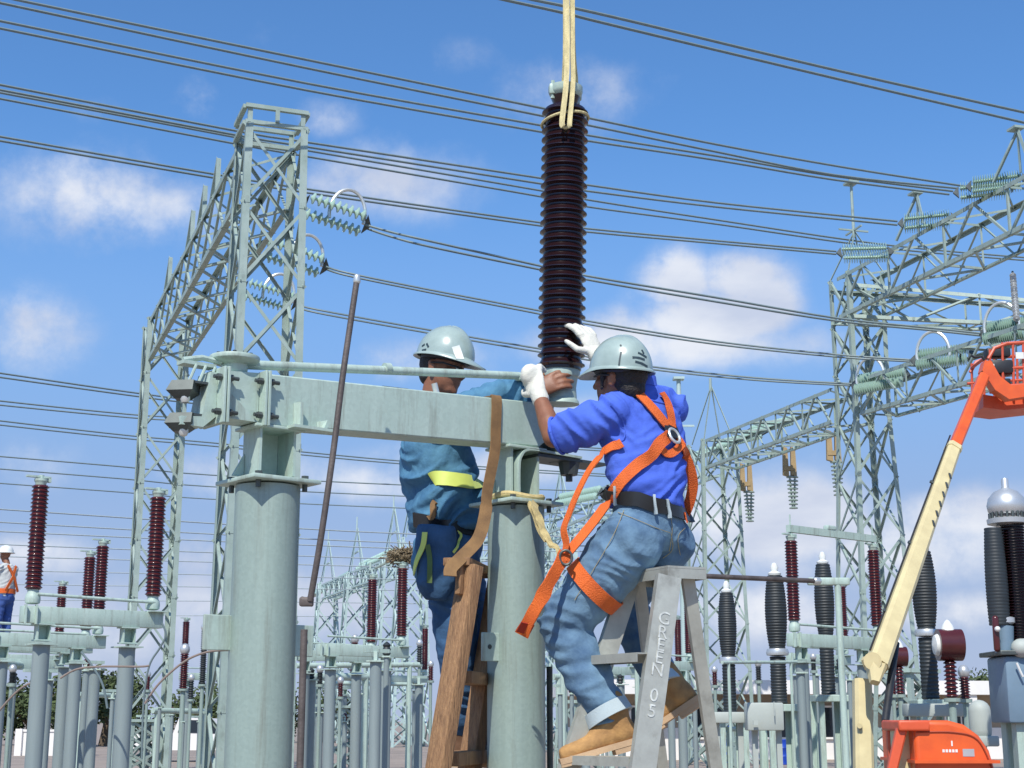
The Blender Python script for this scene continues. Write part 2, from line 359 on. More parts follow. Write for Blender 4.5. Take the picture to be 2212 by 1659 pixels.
# ---- left gantry -------------------------------------------------
bdir = Vector((-.356, .935, 0)).normalized(); pdir = Vector((.935, .356, 0)).normalized()
cA = at(566, 800, 31.4); cA.z = 0; cB = at(355, 800, 47.6); cB.z = 0
bdir = (cB - cA).normalized(); pdir = Vector((bdir.y, -bdir.x, 0))
gl = thing('lattice_gantry', cA, 'tall grey lattice steel portal standing behind the left pipe column', 'gantry')
for c, k in ((cA, 'a'), (cB, 'b')):
    add_truss(gl, 'column', c, c + UP * 14.45, pdir, bdir, (.78, .92) if k == 'a' else (.68, .68), (.69, .72), 8, .16, .07, True, LATT)
fr = MB()
for sx in (-1, 1):
    for sy in (-1, 1):
        q = cA + pdir * (.64 * sx) + bdir * (.64 * sy) + UP * 14.45
        fr.ang(q, q + UP * .42, .1, pdir * -sx, bdir * -sy)
for z in (14.85, 14.47):
    for s_ in (-1, 1):
        fr.box(cA + bdir * (.64 * s_) + UP * z, (1.4, .1, .09), (pdir, bdir, UP)); fr.box(cA + pdir * (.70 * s_) + UP * z, (.1, 1.2, .09), (pdir, bdir, UP))
fr.box(cA + bdir * -.70 + UP * 14.65, (.09, .06, .28), (pdir, bdir, UP))
fr.build('top_frame', LATT, gl, smooth=0)
add_truss(gl, 'beam', cA + UP * 13.7 + bdir * .68, cB + UP * 13.7 - bdir * .68, pdir, UP, (.62, .72), (.62, .72), 9, .14, .062, True, LATT)
for t in (.22, .34, .46, .72):
    m = MB(); q = lerp(cA, cB, t) + UP * 14.4 - pdir * .62
    m.ang(q, q + UP * .85, .11, pdir, bdir); m.ang(q + bdir * .9, q + UP * .85, .08, pdir, bdir)
    m.build('standoff_post', LATT, gl, smooth=0)
# ---- right gantry row ---------------------------------------------
T1 = at(1876, 1100, 43.8); T1.z = 0
gd = Vector((.272, -1, 0)).normalized()       # toward the camera side
gp = Vector((gd.y * -1, gd.x, 0)).normalized()
def row(i): return T1 - gd * (11.62 * i)
gr = thing('lattice_gantry', T1, 'large grey lattice gantry with two beam levels behind the boom lift', 'gantry')
add_truss(gr, 'column', row(0), row(0) + UP * 10.4, gd, gp, (.98, .98), (.60, .60), 6, .135, .068, True, LATT)
add_truss(gr, 'upper_column', row(0) + UP * 10.4, row(0) + UP * 14.9, gd, gp, (.60, .60), (.62, .62), 3, .14, .08, True, LATT)
m = MB(); tp = row(0) + UP * 14.9
for a in range(4):
    q = tp + gd * (.6 * (-1, 1, 1, -1)[a]) + gp * (.6 * (-1, -1, 1, 1)[a]); m.ang(q, tp + UP * 1.5, .05, gd, gp)
m.cyl(tp + UP * 1.3, tp + UP * 3.05, .05, .045, 8); m.box(tp + UP * 3.07, (.42, .34, .07), (gd, gp, UP)); m.box(tp + UP * 1.52, (1.0, .05, .05), (gd, gp, UP)); m.box(tp + UP * 1.52, (.05, 1.0, .05), (gd, gp, UP))
m.build('mast_peak', LATT, gr, smooth=0)
add_truss(gr, 'upper_beam', row(0) + UP * 14.2, row(-1.15) + UP * 13.9, gp, UP, (.62, .66), (.62, .66), 9, .115, .06, False, LATT)
add_truss(gr, 'lower_beam', row(-1.2) + UP * 10.2, row(-.08) + UP * 10.9, gp, UP, (.62, .55), (.62, .55), 10, .11, .058, False, LATT)
add_truss(gr, 'cross_beam', row(0) + UP * 14.0 + gp * -.6, row(-.42) + UP * 12.6 + gp * -5.5 * -1, gd, UP, (.5, .55), (.3, .35), 4, .11, .06, False, LATT)
for t in (-.36, -.78):
    m = MB(); q = row(t) + UP * 14.95
    for s_ in (-1, 1): m.ang(q + gd * (.75 * s_) - gp * .6, q + UP * 1.15 - gp * .3, .09, gd, gp)
    m.ang(q - gp * .3, q + UP * 1.15 - gp * .3, .07, gd, gp); m.box(q + UP * 1.17 - gp * .3, (.35, .3, .06), (gd, gp, UP)); m.build('cable_peak', LATT, gr, smooth=0)
gm = thing('lattice_gantry', row(1), 'grey lattice gantry with long low beam just behind the man in blue', 'gantry')
add_truss(gm, 'column', row(1), row(1) + UP * 11.8, gd, gp, (.95, .95), (.72, .72), 7, .13, .065, True, LATT)
add_truss(gm, 'beam', row(.08) + UP * 11.0, row(.93) + UP * 11.2, gp, UP, (.62, .55), (.62, .55), 10, .11, .058, False, LATT)
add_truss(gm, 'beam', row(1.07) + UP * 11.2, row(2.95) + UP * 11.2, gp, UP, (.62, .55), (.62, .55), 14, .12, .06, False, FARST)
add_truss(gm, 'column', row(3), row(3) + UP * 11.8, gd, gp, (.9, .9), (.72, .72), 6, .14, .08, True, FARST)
m = MB(); tp = row(1) + UP * 11.8
for a in range(4):
    q = tp + gd * (.6 * (-1, 1, 1, -1)[a]) + gp * (.6 * (-1, -1, 1, 1)[a]); m.ang(q, tp + UP * 2.2, .05, gd, gp)
m.cyl(tp + UP * 2, tp + UP * 2.5, .06, .05, 8)
m.build('mast_peak', LATT, gm, smooth=0)
mq = at(1483, 1500, 60); mq.z = 0; mt_ = at(1483, 818, 60).z; m = MB(); m.lathe(mq, UP, [(.22, 0), (.09, mt_), (.0, mt_ + .02)], 10); m.box(mq + UP * mt_, (.45, .45, .1)); m.box(mq + UP * (mt_ - 2.0), (1.2, .08, .08)); solo(m, 'lightning_mast', FARST, 'thin tall pole with flat top just behind the shoulder of the man in blue', 'mast', base=mq)
gf = thing('lattice_gantry', row(6.6), 'distant pale lattice gantry far behind between the two pipe columns', 'gantry')
fx = [at(1212, 1400, 84), at(885, 1400, 92), at(845, 1400, 99), at(765, 1400, 108), at(703, 1400, 118)]
for i, q in enumerate(fx):
    q.z = 0; h = (12.4, 12.6, 12.3, 12.0, 12.2)[i]
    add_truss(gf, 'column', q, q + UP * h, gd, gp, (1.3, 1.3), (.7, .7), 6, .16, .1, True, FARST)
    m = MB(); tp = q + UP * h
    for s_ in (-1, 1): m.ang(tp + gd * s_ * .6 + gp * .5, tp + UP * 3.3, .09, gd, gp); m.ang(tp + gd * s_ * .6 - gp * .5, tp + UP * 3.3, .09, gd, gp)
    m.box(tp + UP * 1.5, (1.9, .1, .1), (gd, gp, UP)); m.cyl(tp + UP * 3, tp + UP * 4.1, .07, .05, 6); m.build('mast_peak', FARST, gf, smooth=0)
for i in range(4):
    a, b = fx[i], fx[i + 1]; dd = (b - a).normalized(); pp = Vector((dd.y, -dd.x, 0))
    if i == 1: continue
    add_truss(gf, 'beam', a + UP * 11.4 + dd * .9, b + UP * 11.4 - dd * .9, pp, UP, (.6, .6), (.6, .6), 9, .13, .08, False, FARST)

# ---------------------------------------------------------------- building, far wall, trees
def at0(x, Y): q = at(x, 1555, Y); q.z = 0; return q
BY = 62.0
b0 = at0(1290, BY); b1 = at0(2460, BY + 3); bx = (b1 - b0).normalized(); by = Vector((-bx.y, bx.x, 0)); bl = (b1 - b0).length
bd = thing('control_building', b0, 'long low white building with flat roof behind the boom lift', 'building')
def BB(m, x0, x1, y0, y1, z0, z1): m.box(b0 + bx * ((x0 + x1) / 2) + by * ((y0 + y1) / 2) + UP * ((z0 + z1) / 2), (x1 - x0, y1 - y0, z1 - z0), (bx, by, UP)); return m
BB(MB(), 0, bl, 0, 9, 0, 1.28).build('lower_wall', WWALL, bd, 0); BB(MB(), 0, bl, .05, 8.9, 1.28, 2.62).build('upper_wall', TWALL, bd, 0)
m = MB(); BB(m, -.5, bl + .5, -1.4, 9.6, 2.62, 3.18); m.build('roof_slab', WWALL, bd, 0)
nW = 0
for k in range(8):
    x = 1.4 + k * 2.7
    if x > bl - 2: break
    w_ = BB(MB(), x, x + 1.3, -.05, .05, .9, 2.1).build('window', DWIN, bd, 0)
    f_ = MB(); BB(f_, x - .08, x, -.08, .02, .82, 2.18); BB(f_, x + 1.3, x + 1.38, -.08, .02, .82, 2.18); BB(f_, x, x + 1.3, -.08, .02, 2.1, 2.18); BB(f_, x, x + 1.3, -.12, .02, .82, .9); BB(f_, x + .62, x + .68, -.08, .02, .9, 2.1); f_.build('window_frame', WWALL, w_, 0)
for x in (4.2, 9.8, 15.4): BB(MB(), x, x + .35, -1.3, -.95, 0, 2.62).build('porch_post', WWALL, bd, 0)
def drum(x, Y, mt, lab):
    q = at0(x, Y); m = MB(); m.lathe(q, UP, [(.0, 0), (.28, 0), (.29, .02), (.28, .05), (.28, .28), (.292, .3), (.28, .32), (.28, .58), (.292, .6), (.28, .62), (.28, .86), (.29, .88), (.27, .9), (0, .89)], 20)
    return solo(m, 'plastic_drum', mt, lab, 'drum', base=q)
drum(1688, 56, BLUEB, 'blue barrel under the grey cabinet in front of white building')
q = at0(1568, 58); m = MB(); m.box(q + UP * .75, (.5, .4, 1.5), bev=.04); m.box(q + Vector((0, -.22, 1.1)), (.3, .02, .3)); solo(m, 'equipment_locker', BLUEB, 'narrow dark blue locker against the white building wall', 'locker', base=q)
# low pale wall and truck at the far left
q = at0(150, 70); m = MB(); m.box(q + Vector((-.6, 0, .55)), (3.0, .3, 1.1)); m.box(q + Vector((-.6, 0, 1.12)), (3.1, .4, .1))
for k in range(2): m.box(q + Vector((-2.2 + k * 3.2, -.2, .6)), (.3, .2, 1.2))
solo(m, 'boundary_wall', WWALL, 'low whitish wall far behind the posts at lower left', 'wall', base=q)
q = at0(418, 60); tr = thing('pickup_truck', q, 'small white pickup truck parked beyond the posts at lower left', 'truck')
m = MB(); m.prism([q + Vector(v) for v in ((-2.3, -.8, .45), (2.3, -.8, .45), (2.3, -.8, .95), (1.4, -.8, 1.05), (.9, -.8, 1.65), (-.4, -.8, 1.68), (-.6, -.8, 1.1), (-2.3, -.8, 1.05))], (0, 1.6, 0)); m.build('body', WWALL, tr, 20)
m = MB(); m.prism([q + Vector(v) for v in ((1.25, -.82, 1.08), (.83, -.82, 1.58), (-.3, -.82, 1.6), (-.42, -.82, 1.12))], (0, .02, 0)); m.build('side_window', DWIN, tr, 0)
for sx in (-1.45, 1.45):
    for sy in (-.8, .62): wh = MB().cyl(q + Vector((sx, sy, .36)), q + Vector((sx, sy + .2, .36)), .36, n=20).build('wheel', BLACK, tr); MB().cyl(q + Vector((sx, sy - .01, .36)), q + Vector((sx, sy + .21, .36)), .18, n=14).build('rim', SILV, wh)
def tree(x, Y, h, wd, lab, dark=1):
    q = at0(x, Y); t = thing('broadleaf_tree', q, lab, 'tree', 'trees beyond the switchyard')
    m = MB(); m.tube([q, q + Vector((.15, 0, h * .3)), q + Vector((0, .1, h * .55))], [wd * .05, wd * .035, wd * .02], 8)
    for k in range(5): a = k * 1.26; m.tube([q + UP * h * .35, q + Vector((math.cos(a) * wd * .25, math.sin(a) * wd * .25, h * .7))], [wd * .02, .03], 5)
    m.build('trunk', BARK, t)
    c = MB(); rnd = random.Random(int(x))
    cl = [(Vector((rnd.uniform(-.42, .42) * wd, rnd.uniform(-.4, .4) * wd, h * rnd.uniform(.38, .88))), wd * rnd.uniform(.12, .24)) for _ in range(13)]
    for cc, rr in cl:
        for _ in range(260):
            d = Vector((rnd.gauss(0, 1), rnd.gauss(0, 1), rnd.gauss(0, 1))).normalized() * (rr * rnd.uniform(.3, 1.05)); p = q + cc + d
            a = Vector((rnd.gauss(0, 1), rnd.gauss(0, 1), rnd.gauss(0, 1))).normalized(); b = a.orthogonal().normalized(); s_ = rnd.uniform(.08, .20)
            c.add([p - a * s_, p + b * s_ * .6, p + a * s_, p - b * s_ * .6], [(0, 1, 2, 3)])
    c.build('crown', LEAF, t, 0)
tree(225, 96, 4.2, 6, 'bushy dark green tree beyond the posts at lower left, the widest one'); tree(150, 92, 4.6, 5, 'green tree just right of the first left pipe column')
tree(60, 99, 3.8, 6, 'low green tree at far left edge behind the switch posts'); tree(455, 104, 3.4, 7, 'low green tree behind the left lattice tower base')
tree(2125, 95, 4.9, 5, 'small tree peeking above the white roof at far right'); tree(690, 110, 3.6, 8, 'low tree showing right of the thick left pipe column')

# ---------------------------------------------------------------- overhead cables
ORD = ['first', 'second', 'third', 'fourth', 'fifth', 'sixth', 'seventh', 'eighth', 'ninth', 'tenth', 'eleventh', 'twelfth', 'thirteenth', 'fourteenth', 'fifteenth', 'sixteenth', 'seventeenth', 'eighteenth', 'nineteenth', 'twentieth'] + ['twenty-' + q for q in ('first', 'second', 'third', 'fourth', 'fifth', 'sixth', 'seventh', 'eighth', 'ninth')] + ['thirtieth'] + ['thirty-' + q for q in ('first', 'second', 'third', 'fourth', 'fifth', 'sixth')]
def cable(px, z, r, lab, grp, k=5, mt=None):
    pts = []
    for i, (x, y) in enumerate(px): pts.append(atz(x, y, z if isinstance(z, (int, float)) else lerp(z[0], z[1], i / (len(px) - 1))))
    m = MB().tube(spline(pts, k), r, 6)
    return solo(m, 'overhead_cable', mt or CABLE, lab, 'cable', grp, base=pts[0])
def pair(pxs, z, r, lab, grp):
    for p, w_ in zip(pxs, ('upper', 'lower')): cable(p, z, r * 1.35, w_ + ' ' + lab, grp)
pair([[(-60, -23), (39, 0), (663, 129), (1188, 237), (1272, 255), (1548, 312), (1833, 363), (2088, 403)],
      [(-60, -8), (0, 6), (663, 147), (1170, 250), (1327, 282), (1548, 328), (1803, 378), (2070, 407)]], 15.6, .022, 'grey cable of the highest pair running from top left corner', 'highest cable pair from top left')
pair([[(-60, 33), (0, 45), (663, 180), (1170, 271), (1269, 292), (1548, 337), (1800, 380), (2058, 413)],
      [(-60, 49), (0, 61), (663, 195), (1170, 285), (1269, 304), (1548, 346), (1800, 388), (2050, 420)]], 15.6, .022, 'grey cable of the second pair below top left corner', 'second cable pair from top left')
pair([[(-60, 172), (0, 183), (507, 282), (675, 309), (1170, 385), (1272, 400), (1548, 438), (1938, 478)],
      [(-60, 183), (0, 194), (501, 290), (675, 319), (1170, 397), (1272, 413), (1548, 447), (1938, 486)]], 15.2, .022, 'grey cable of the pair crossing the top of the left lattice tower', 'cable pair crossing the tower top')
pair([[(-60, 190), (0, 200), (501, 295), (675, 327), (1170, 412), (1272, 432), (1548, 475), (1923, 530), (2260, 560)],
      [(-60, 202), (0, 213), (490, 307), (663, 338), (1170, 425), (1272, 447), (1548, 484), (1923, 537), (2260, 566)]], 16.2, .022, 'grey cable of the pair passing beyond the upper right beam', 'cable pair passing beyond the upper beam')
pair([[(-60, 284), (0, 295), (450, 374), (675, 410), (1170, 481), (1290, 496), (1548, 520), (1806, 543)],
      [(-60, 293), (0, 304), (450, 382), (675, 418), (1170, 488), (1290, 503), (1548, 526), (1806, 549)]], 15.0, .022, 'grey cable of the close pair ending at the lowest upper insulator string', 'close cable pair under the tower top')
pair([[(1040, -12), (1092, 0), (1215, 27), (1327, 55), (1800, 168), (2290, 283)], [(1100, -11), (1155, 0), (1327, 37), (1800, 150), (2290, 260)]], 15.6, .024, 'grey cable of the pair slanting across the top right corner', 'cable pair in the top right corner')
pair([[(790, 486), (851, 503), (929, 521), (1170, 575), (1290, 600), (1548, 643), (1806, 687), (2016, 709), (2118, 720)],
      [(788, 492), (844, 511), (929, 533), (1170, 583), (1290, 608), (1548, 652), (1806, 693), (2016, 714), (2118, 725)]], (13.3, 11.2), .022, 'grey cable of the pair from the top insulator string of the left tower', 'cable pair from the top left string')
pair([[(704, 576), (753, 590), (929, 626), (1170, 672), (1290, 697), (1548, 738), (1809, 766), (1965, 777)],
      [(703, 581), (753, 596), (929, 632), (1170, 679), (1290, 704), (1548, 744), (1809, 771), (1965, 781)]], (13.3, 11.2), .022, 'grey cable of the pair from the middle insulator string of the left tower', 'cable pair from the middle left string')
pair([[(640, 656), (686, 669), (929, 713), (1170, 754), (1400, 791), (1630, 816), (1840, 829)],
      [(640, 661), (686, 676), (929, 720), (1170, 761), (1400, 797), (1630, 821), (1840, 833)]], (13.3, 11.2), .022, 'grey cable of the pair from the lowest insulator string of the left tower', 'cable pair from the lowest left string')
for i, (y0, y1, y2, y3) in enumerate([(806, 847, 868, 900), (866, 895, 906, 930), (909, 941, 956, 985)]):
    pair([[(-60, y0 - 9), (0, y0), (280, y1), (453, y2), (880, y3 + 12), (1320, y3 + 40)], [(-60, y0), (0, y0 + 9), (280, y1 + 7), (453, y2 + 7), (880, y3 + 18), (1320, y3 + 45)]], 13.0, .024,
         ('grey cable of the top pair', 'grey cable of the middle pair', 'grey cable of the lowest pair')[i] + ' left of the tower below the purple clouds', ('upper', 'middle', 'lower')[i] + ' cable pair left of the tower')
for i, (y0, y1, y2) in enumerate([(986, 1026, 1048), (1013, 1051, 1072), (1044, 1078, 1098)]):
    cable([(-60, y0 - 5), (0, y0), (273, (y0 + y1) / 2 + 3), (453, y1), (880, y2), (1320, y2 + 14)], 12, .030, ('single grey cable crossing behind the far tower leg, highest of three', 'single grey cable crossing behind the far tower leg, middle of three', 'single grey cable crossing behind the far tower leg, lowest of three')[i], 'three single cables behind the tower legs')
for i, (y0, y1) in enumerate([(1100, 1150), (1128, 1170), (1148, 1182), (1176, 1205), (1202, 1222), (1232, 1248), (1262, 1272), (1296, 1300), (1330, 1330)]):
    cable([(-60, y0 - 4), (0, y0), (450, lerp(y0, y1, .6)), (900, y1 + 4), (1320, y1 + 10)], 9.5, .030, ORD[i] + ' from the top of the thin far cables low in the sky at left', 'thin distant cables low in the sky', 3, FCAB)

# ---------------------------------------------------------------- insulator strings
def string_mesh(length, r, n, key, m=GLASS):
    """discs along +X from 0 to length"""
    mb = MB(); prof = []
    st = length / n
    for i in range(n):
        h = i * st; prof += [(r * .22, h), (r * .45, h + st * .2), (r, h + st * .42), (r * .97, h + st * .55), (r * .3, h + st * .62), (r * .22, h + st * .97)]
    mb.lathe((0, 0, 0), (1, 0, 0), prof, 14); return mb.mesh(key, m)
def insulator_string(p0, p1, lab, grp, double=True, gap=.40, r=.165, n=16, ring=False, m=GLASS):
    p0, p1 = Vector(p0), Vector(p1); d = p1 - p0; ln = d.length
    t = thing('insulator_string', p0, lab, 'insulator', grp)
    q = d.to_track_quat('X', 'Z'); t.rotation_mode = 'QUATERNION'; t.rotation_quaternion = q
    for s_ in ((-1, 1) if double else (0,)):
        o = bpy.data.objects.new('disc_stack', string_mesh(ln * .86, r, n, 'disc_stack', m)); col.objects.link(o); o.parent = t; o.location = (ln * .07, s_ * gap * .30, -s_ * gap * .42)
    for sg_ in (-1, 1):
        mb = MB(); x = ln * .05 if sg_ < 0 else ln * .95
        if double: mb.prism([(x, -gap * .36, gap * .5), (x, gap * .36, -gap * .5), (x + sg_ * ln * .10, 0, 0)], (0, .03, .03))
        else: mb.cyl((x - .1, 0, 0), (x + .1, 0, 0), .03, n=8)
        o = mb.build('yoke_plate', DARKST, None, off=Vector((0, 0, 0))); o.parent = t
    if ring:
        pts = [Vector((ln * .93 - .45 + .45 * math.cos(a), 0, .12 + .62 * math.sin(a))) for a in [R(k) for k in range(-12, 205, 12)]]
        o = MB().tube(pts, .045, 8).build('arcing_horn', BOLT, None, off=Vector((0, 0, 0))); o.parent = t
    return t
def S(x0, y0, z0, x1, y1, z1, lab, grp, **k): return insulator_string(atz(x0, y0, z0), atz(x1, y1, z1), lab, grp, **k)
G1 = 'tension strings on the left gantry'; G2 = 'tension strings on the upper right beam'; G3 = 'tension strings on the lower right beam'
S(655, 440, 13.6, 795, 487, 13.3, 'double glass string with arched horn right of the left tower, highest', G1, ring=True, n=9, r=.15)
S(560, 532, 13.6, 705, 578, 13.3, 'double glass string with horn passing behind the left tower, second highest', G1, ring=True, n=10, r=.15)
S(525, 622, 13.6, 640, 656, 13.3, 'double glass string with horn behind the left tower, lowest', G1, ring=True, n=10, r=.15)
S(2215, 388, 14.9, 2092, 405, 14.9, 'pale green double string at the top of the upper right beam', G2, n=20); S(2190, 405, 14.9, 2065, 418, 14.9, 'pale green double string just under the topmost one at right', G2, n=20)
S(2060, 472, 14.9, 1945, 484, 14.9, 'pale green double string on the middle of the upper right beam', G2, n=20); S(1925, 545, 14.6, 1812, 548, 14.6, 'pale green double string nearest the mast peak of right tower', G2, n=18)
S(2225, 705, 11.2, 2120, 722, 11.2, 'pale green string with ring above the orange lift basket', G3, ring=True, n=20); S(2100, 763, 11.2, 1972, 779, 11.2, 'pale green string with ring left of the orange lift basket', G3, ring=True, n=20)
S(1962, 812, 11.2, 1843, 832, 11.2, 'pale green string with ring crossing the right lattice tower', G3, ring=True, n=20)
S(1722, 905, 11.9, 1615, 932, 11.9, 'pale green string left of the right tower on the long low beam', G3, n=20, r=.12, gap=.2); S(1655, 935, 11.9, 1545, 962, 11.9, 'pale green string just right of the man in blue', G3, n=20, r=.12, gap=.2)
S(1580, 962, 11.9, 1485, 990, 11.9, 'pale green string partly hidden behind the man in blue', G3, n=20, r=.12, gap=.2)
S(1300, 1062, 11.5, 1200, 1082, 11.5, 'pale green string seen between right pipe column and the orange strap', G3, n=20)
S(850, 1192, 13, 770, 1228, 13, 'far pale green string right of the leaning rod, upper one', 'far tension strings', n=16, r=.22); S(760, 1238, 12.6, 665, 1290, 12.6, 'far pale green string right of the leaning rod, lower one', 'far tension strings', n=16, r=.22)
S(2187, 585, 13.0, 2197, 700, 10.9, 'single hanging string of white discs near right edge', 'hanging strings', double=False, n=14, r=.085, m=SILV)
for (x, y, h, lab) in ((1609, 1020, 0, 'leftmost wooden-hooded hanging string under the low beam'), (1702, 985, 0, 'middle wooden-hooded hanging string under the low beam'), (1797, 950, 0, 'wooden-hooded hanging string against the right lattice tower')):
    top = atz(x, y, 10.9); t = thing('hanging_jumper_support', top, lab, 'insulator', 'hooded hanging strings')
    a = Vector((1, 0, 0)); hd = MB()
    for s_ in (-.14, .14): hd.prism([top + Vector((s_ - .02, 0, .35)), top + Vector((s_ + .13, 0, .3)), top + Vector((s_ + .16, 0, -.75)), top + Vector((s_ - .05, 0, -.68))], (0, .18, 0))
    hd.box(top + Vector((.02, .08, -.45)), (.36, .2, .16)); hd.build('hood', TANW, t, 0)
    for s_ in (-.12, .2):
        prof = []; base = top + Vector((s_ * .6 + .12, .09, -.7))
        for k in range(9): hh = k * .14; prof += [(.03, hh), (.13, hh + .05), (.12, hh + .08), (.03, hh + .1)]
        MB().lathe(base, (-(s_ - .04) * .35, 0, -1), prof, 12).build('disc_stack', LATT, t)
# ================================================================ the near switch frame
Pl = at(570, 1300, 5.0); Pl.z = 0; Pr = at(1115, 1300, 5.7); Pr.z = 0
e = (Pr - Pl); SPAN = e.length; e.normalize(); nn = Vector((e.y, -e.x, 0))       # nn faces the camera
def P(t, s, z): q = Pl + e * t + nn * s; q.z = z; return q
def onrail(x, y, s):                                                        # point of the plane parallel to the beam, s in front of it
    d = ray(x, y); k = ((Pl + nn * s) - CAM).dot(nn) / d.dot(nn); q = CAM + d * k; return q, (q - Pl).dot(e)
ZT = lambda t: lerp(2.755, 2.815, t / 1.15); ZB = lambda t: ZT(t) - .175
near = thing('switch_support_frame', Pl, 'nearest grey steel frame, two thick pipe columns under a horizontal box beam', 'switch frame')
RP = .1095
for t, capz, x0 in ((0, 2.385, 0), (SPAN, 2.41, 1)):
    b = P(t, 0, 0)
    c = MB(); c.lathe(b, UP, [(RP, 0), (RP, capz - .012)], 64)
    pc = c.build('pipe_column', GALVP, near)
    c = MB(); c.box(b + UP * (capz + .002), (.262, .262, .014), (e, nn, UP), .003); c.build('cap_plate', GALV, pc, 30)
    for kk in range(4):
        c = MB()
        a = e * (.09 * (-1, 1, 1, -1)[kk]) + nn * (.09 * (-1, -1, 1, 1)[kk]); c.cyl(b + a + UP * (capz + .009), b + a + UP * (capz + .024), .013, n=6)
        c.cyl(b + a + UP * (capz - .03), b + a + UP * (capz + .01), .009, n=8)
        c.build('cap_bolt', DARKST, pc, 20)
    zb = ZB(t) - .004; z0 = capz + .0095
    c = MB(); h = zb - z0
    c.box(b + UP * (z0 + .006), (.16, .13, .011), (e, nn, UP), .002)
    c.box(b - nn * .052 + UP * (z0 + .013 + (h - .022) / 2), (.12, .008, h - .026), (e, nn, UP))
    for s_ in (-1, 1):
        c.box(b + e * (s_ * .066) + UP * (z0 + .013 + (h - .022) / 2), (.009, .112, h - .026), (e, nn, UP))
        c.prism([b + e * (s_ * .072) + nn * -.05 + UP * (z0 + .013), b + e * (s_ * .115) + nn * -.05 + UP * (z0 + .013), b + e * (s_ * .072) + nn * -.05 + UP * (z0 + .09)], nn * .008)
    c.box(b + UP * (zb - .006), (.19, .15, .011), (e, nn, UP), .002)
    if x0:
        pts = [P(t + .02, .0, z0 + .02), P(t + .02, .0, zb - .09), P(t + .03, .0, zb - .045), P(t + .07, .0, zb - .016), P(t + .2, 0, zb - .016), P(t + .34, 0, zb - .019)]
        c.ribbon([q - e * .06 for q in spline(pts, 5)], [(-e) if i < 10 else (-e * .5 - UP * -.5) for i in range(26)], .15, .009)
    c.build('saddle_bracket', GALV, pc, 30)
    # side lug; its shaded hole is painted on as a small dark disc
    c = MB(); zl = 1.86 if not x0 else 1.865
    sd = 1 if not x0 else -1
    c.box(b + e * (sd * .14) + nn * .02 + UP * zl, (.085, .012, .105), (e, nn, UP), .003)
    so_ = c.build('side_lug', GALV, pc, 20); MB().cyl(b + e * (sd * .15) + nn * .022 + UP * zl, b + e * (sd * .15) + nn * .0285 + UP * zl, .009, n=10).build('lug_hole_disc', DARKST, pc)
    if not x0: MB().box(b - e * .15 + nn * -.03 + UP * (zl + .02), (.11, .012, .115), (e, nn, UP), .003).build('side_lug', GALV, pc, 20)
# main beam (box section), from the end bracket to the rounded end
BW = .115
bm_ = MB(); t0, t1 = -.075, 1.17
def seg(m, a, b, wz=None):
    q = [P(a, BW / 2, ZB(a)), P(b, BW / 2, ZB(b)), P(b, BW / 2, ZT(b)), P(a, BW / 2, ZT(a))]; m.prism(q, nn * -BW)
q = [P(t0, BW / 2, ZB(t0)), P(t1, BW / 2, ZB(t1)), P(t1 + .04, BW / 2, ZB(t1) + .03), P(t1 + .035, BW / 2, ZT(t1) - .05), P(t1 - .03, BW / 2, ZT(t1)), P(t0, BW / 2, ZT(t0))]
bm_.prism(q, nn * -BW); beam = bm_.build('box_beam', GALV, near, 30)
bv = beam.modifiers.new('bevel', 'BEVEL'); bv.width = .005; bv.segments = 2
# joint flanges near the left end
fl = MB()
for t in (-.060, -.073, -.215, -.229): fl.box(P(t, .012, (ZT(t) + ZB(t)) / 2 - .004), (.010, BW + .05, .19), (e, nn, UP), .002)
fl.build('joint_flange', GALV, near, 20)
for t in (-.045, -.088, -.201, -.244):
    for s_ in (.045, ):
        for z in (.055, -.062):
            c = MB(); zc = (ZT(t) + ZB(t)) / 2 + z; c.cyl(P(t - .008, BW / 2 + .018, zc), P(t + .008, BW / 2 + .018, zc), .012, n=6); c.cyl(P(t, BW / 2 + .018, zc), P(t + (.03 if t in (-.045, -.201) else -.02), BW / 2 + .018, zc), .007, n=8); c.build('flange_bolt', DARKST, near, 20)
mid = MB(); q = [P(-.080, BW / 2 - .004, ZB(0)), P(-.080, BW / 2 - .004, ZT(0) - .004), P(-.21, BW / 2 - .004, ZT(-.2) - .004), P(-.21, BW / 2 - .004, ZB(-.2) + .01)]
mid.prism(q, nn * -(BW - .008)); mid.build('turning_head_box', GALV, near, 20)
g_ = MB()
g_.prism([P(-.2, BW / 2 - .002, ZB(0) + .09), P(-.085, BW / 2 - .002, ZB(0) - .002), P(-.2, BW / 2 - .002, ZB(0) - .002)], nn * .009)
g_.prism([P(-.05, BW / 2 + .001, ZB(0) + .09), P(.045, BW / 2 + .001, ZB(0) - .002), P(-.05, BW / 2 + .001, ZB(0) - .002)], nn * .009)
g_.prism([P(.055, BW / 2 + .001, ZB(0)), P(.055, BW / 2 + .001, ZB(0) + .085), P(.065, BW / 2 + .03, ZB(0) + .085), P(.065, BW / 2 + .03, ZB(0))], e * .012)
g_.prism([P(.15, BW / 2 + .001, ZB(0)), P(.15, BW / 2 + .001, ZB(0) + .03), P(.175, BW / 2 + .03, ZB(0) + .035), P(.16, BW / 2 + .03, ZB(0))], e * .012)
g_.box(P(.11, BW / 2 + .03, ZB(0) - .006), (.17, .06, .01), (e, nn, UP)); g_.build('gusset_plate', GALV, near, 20)
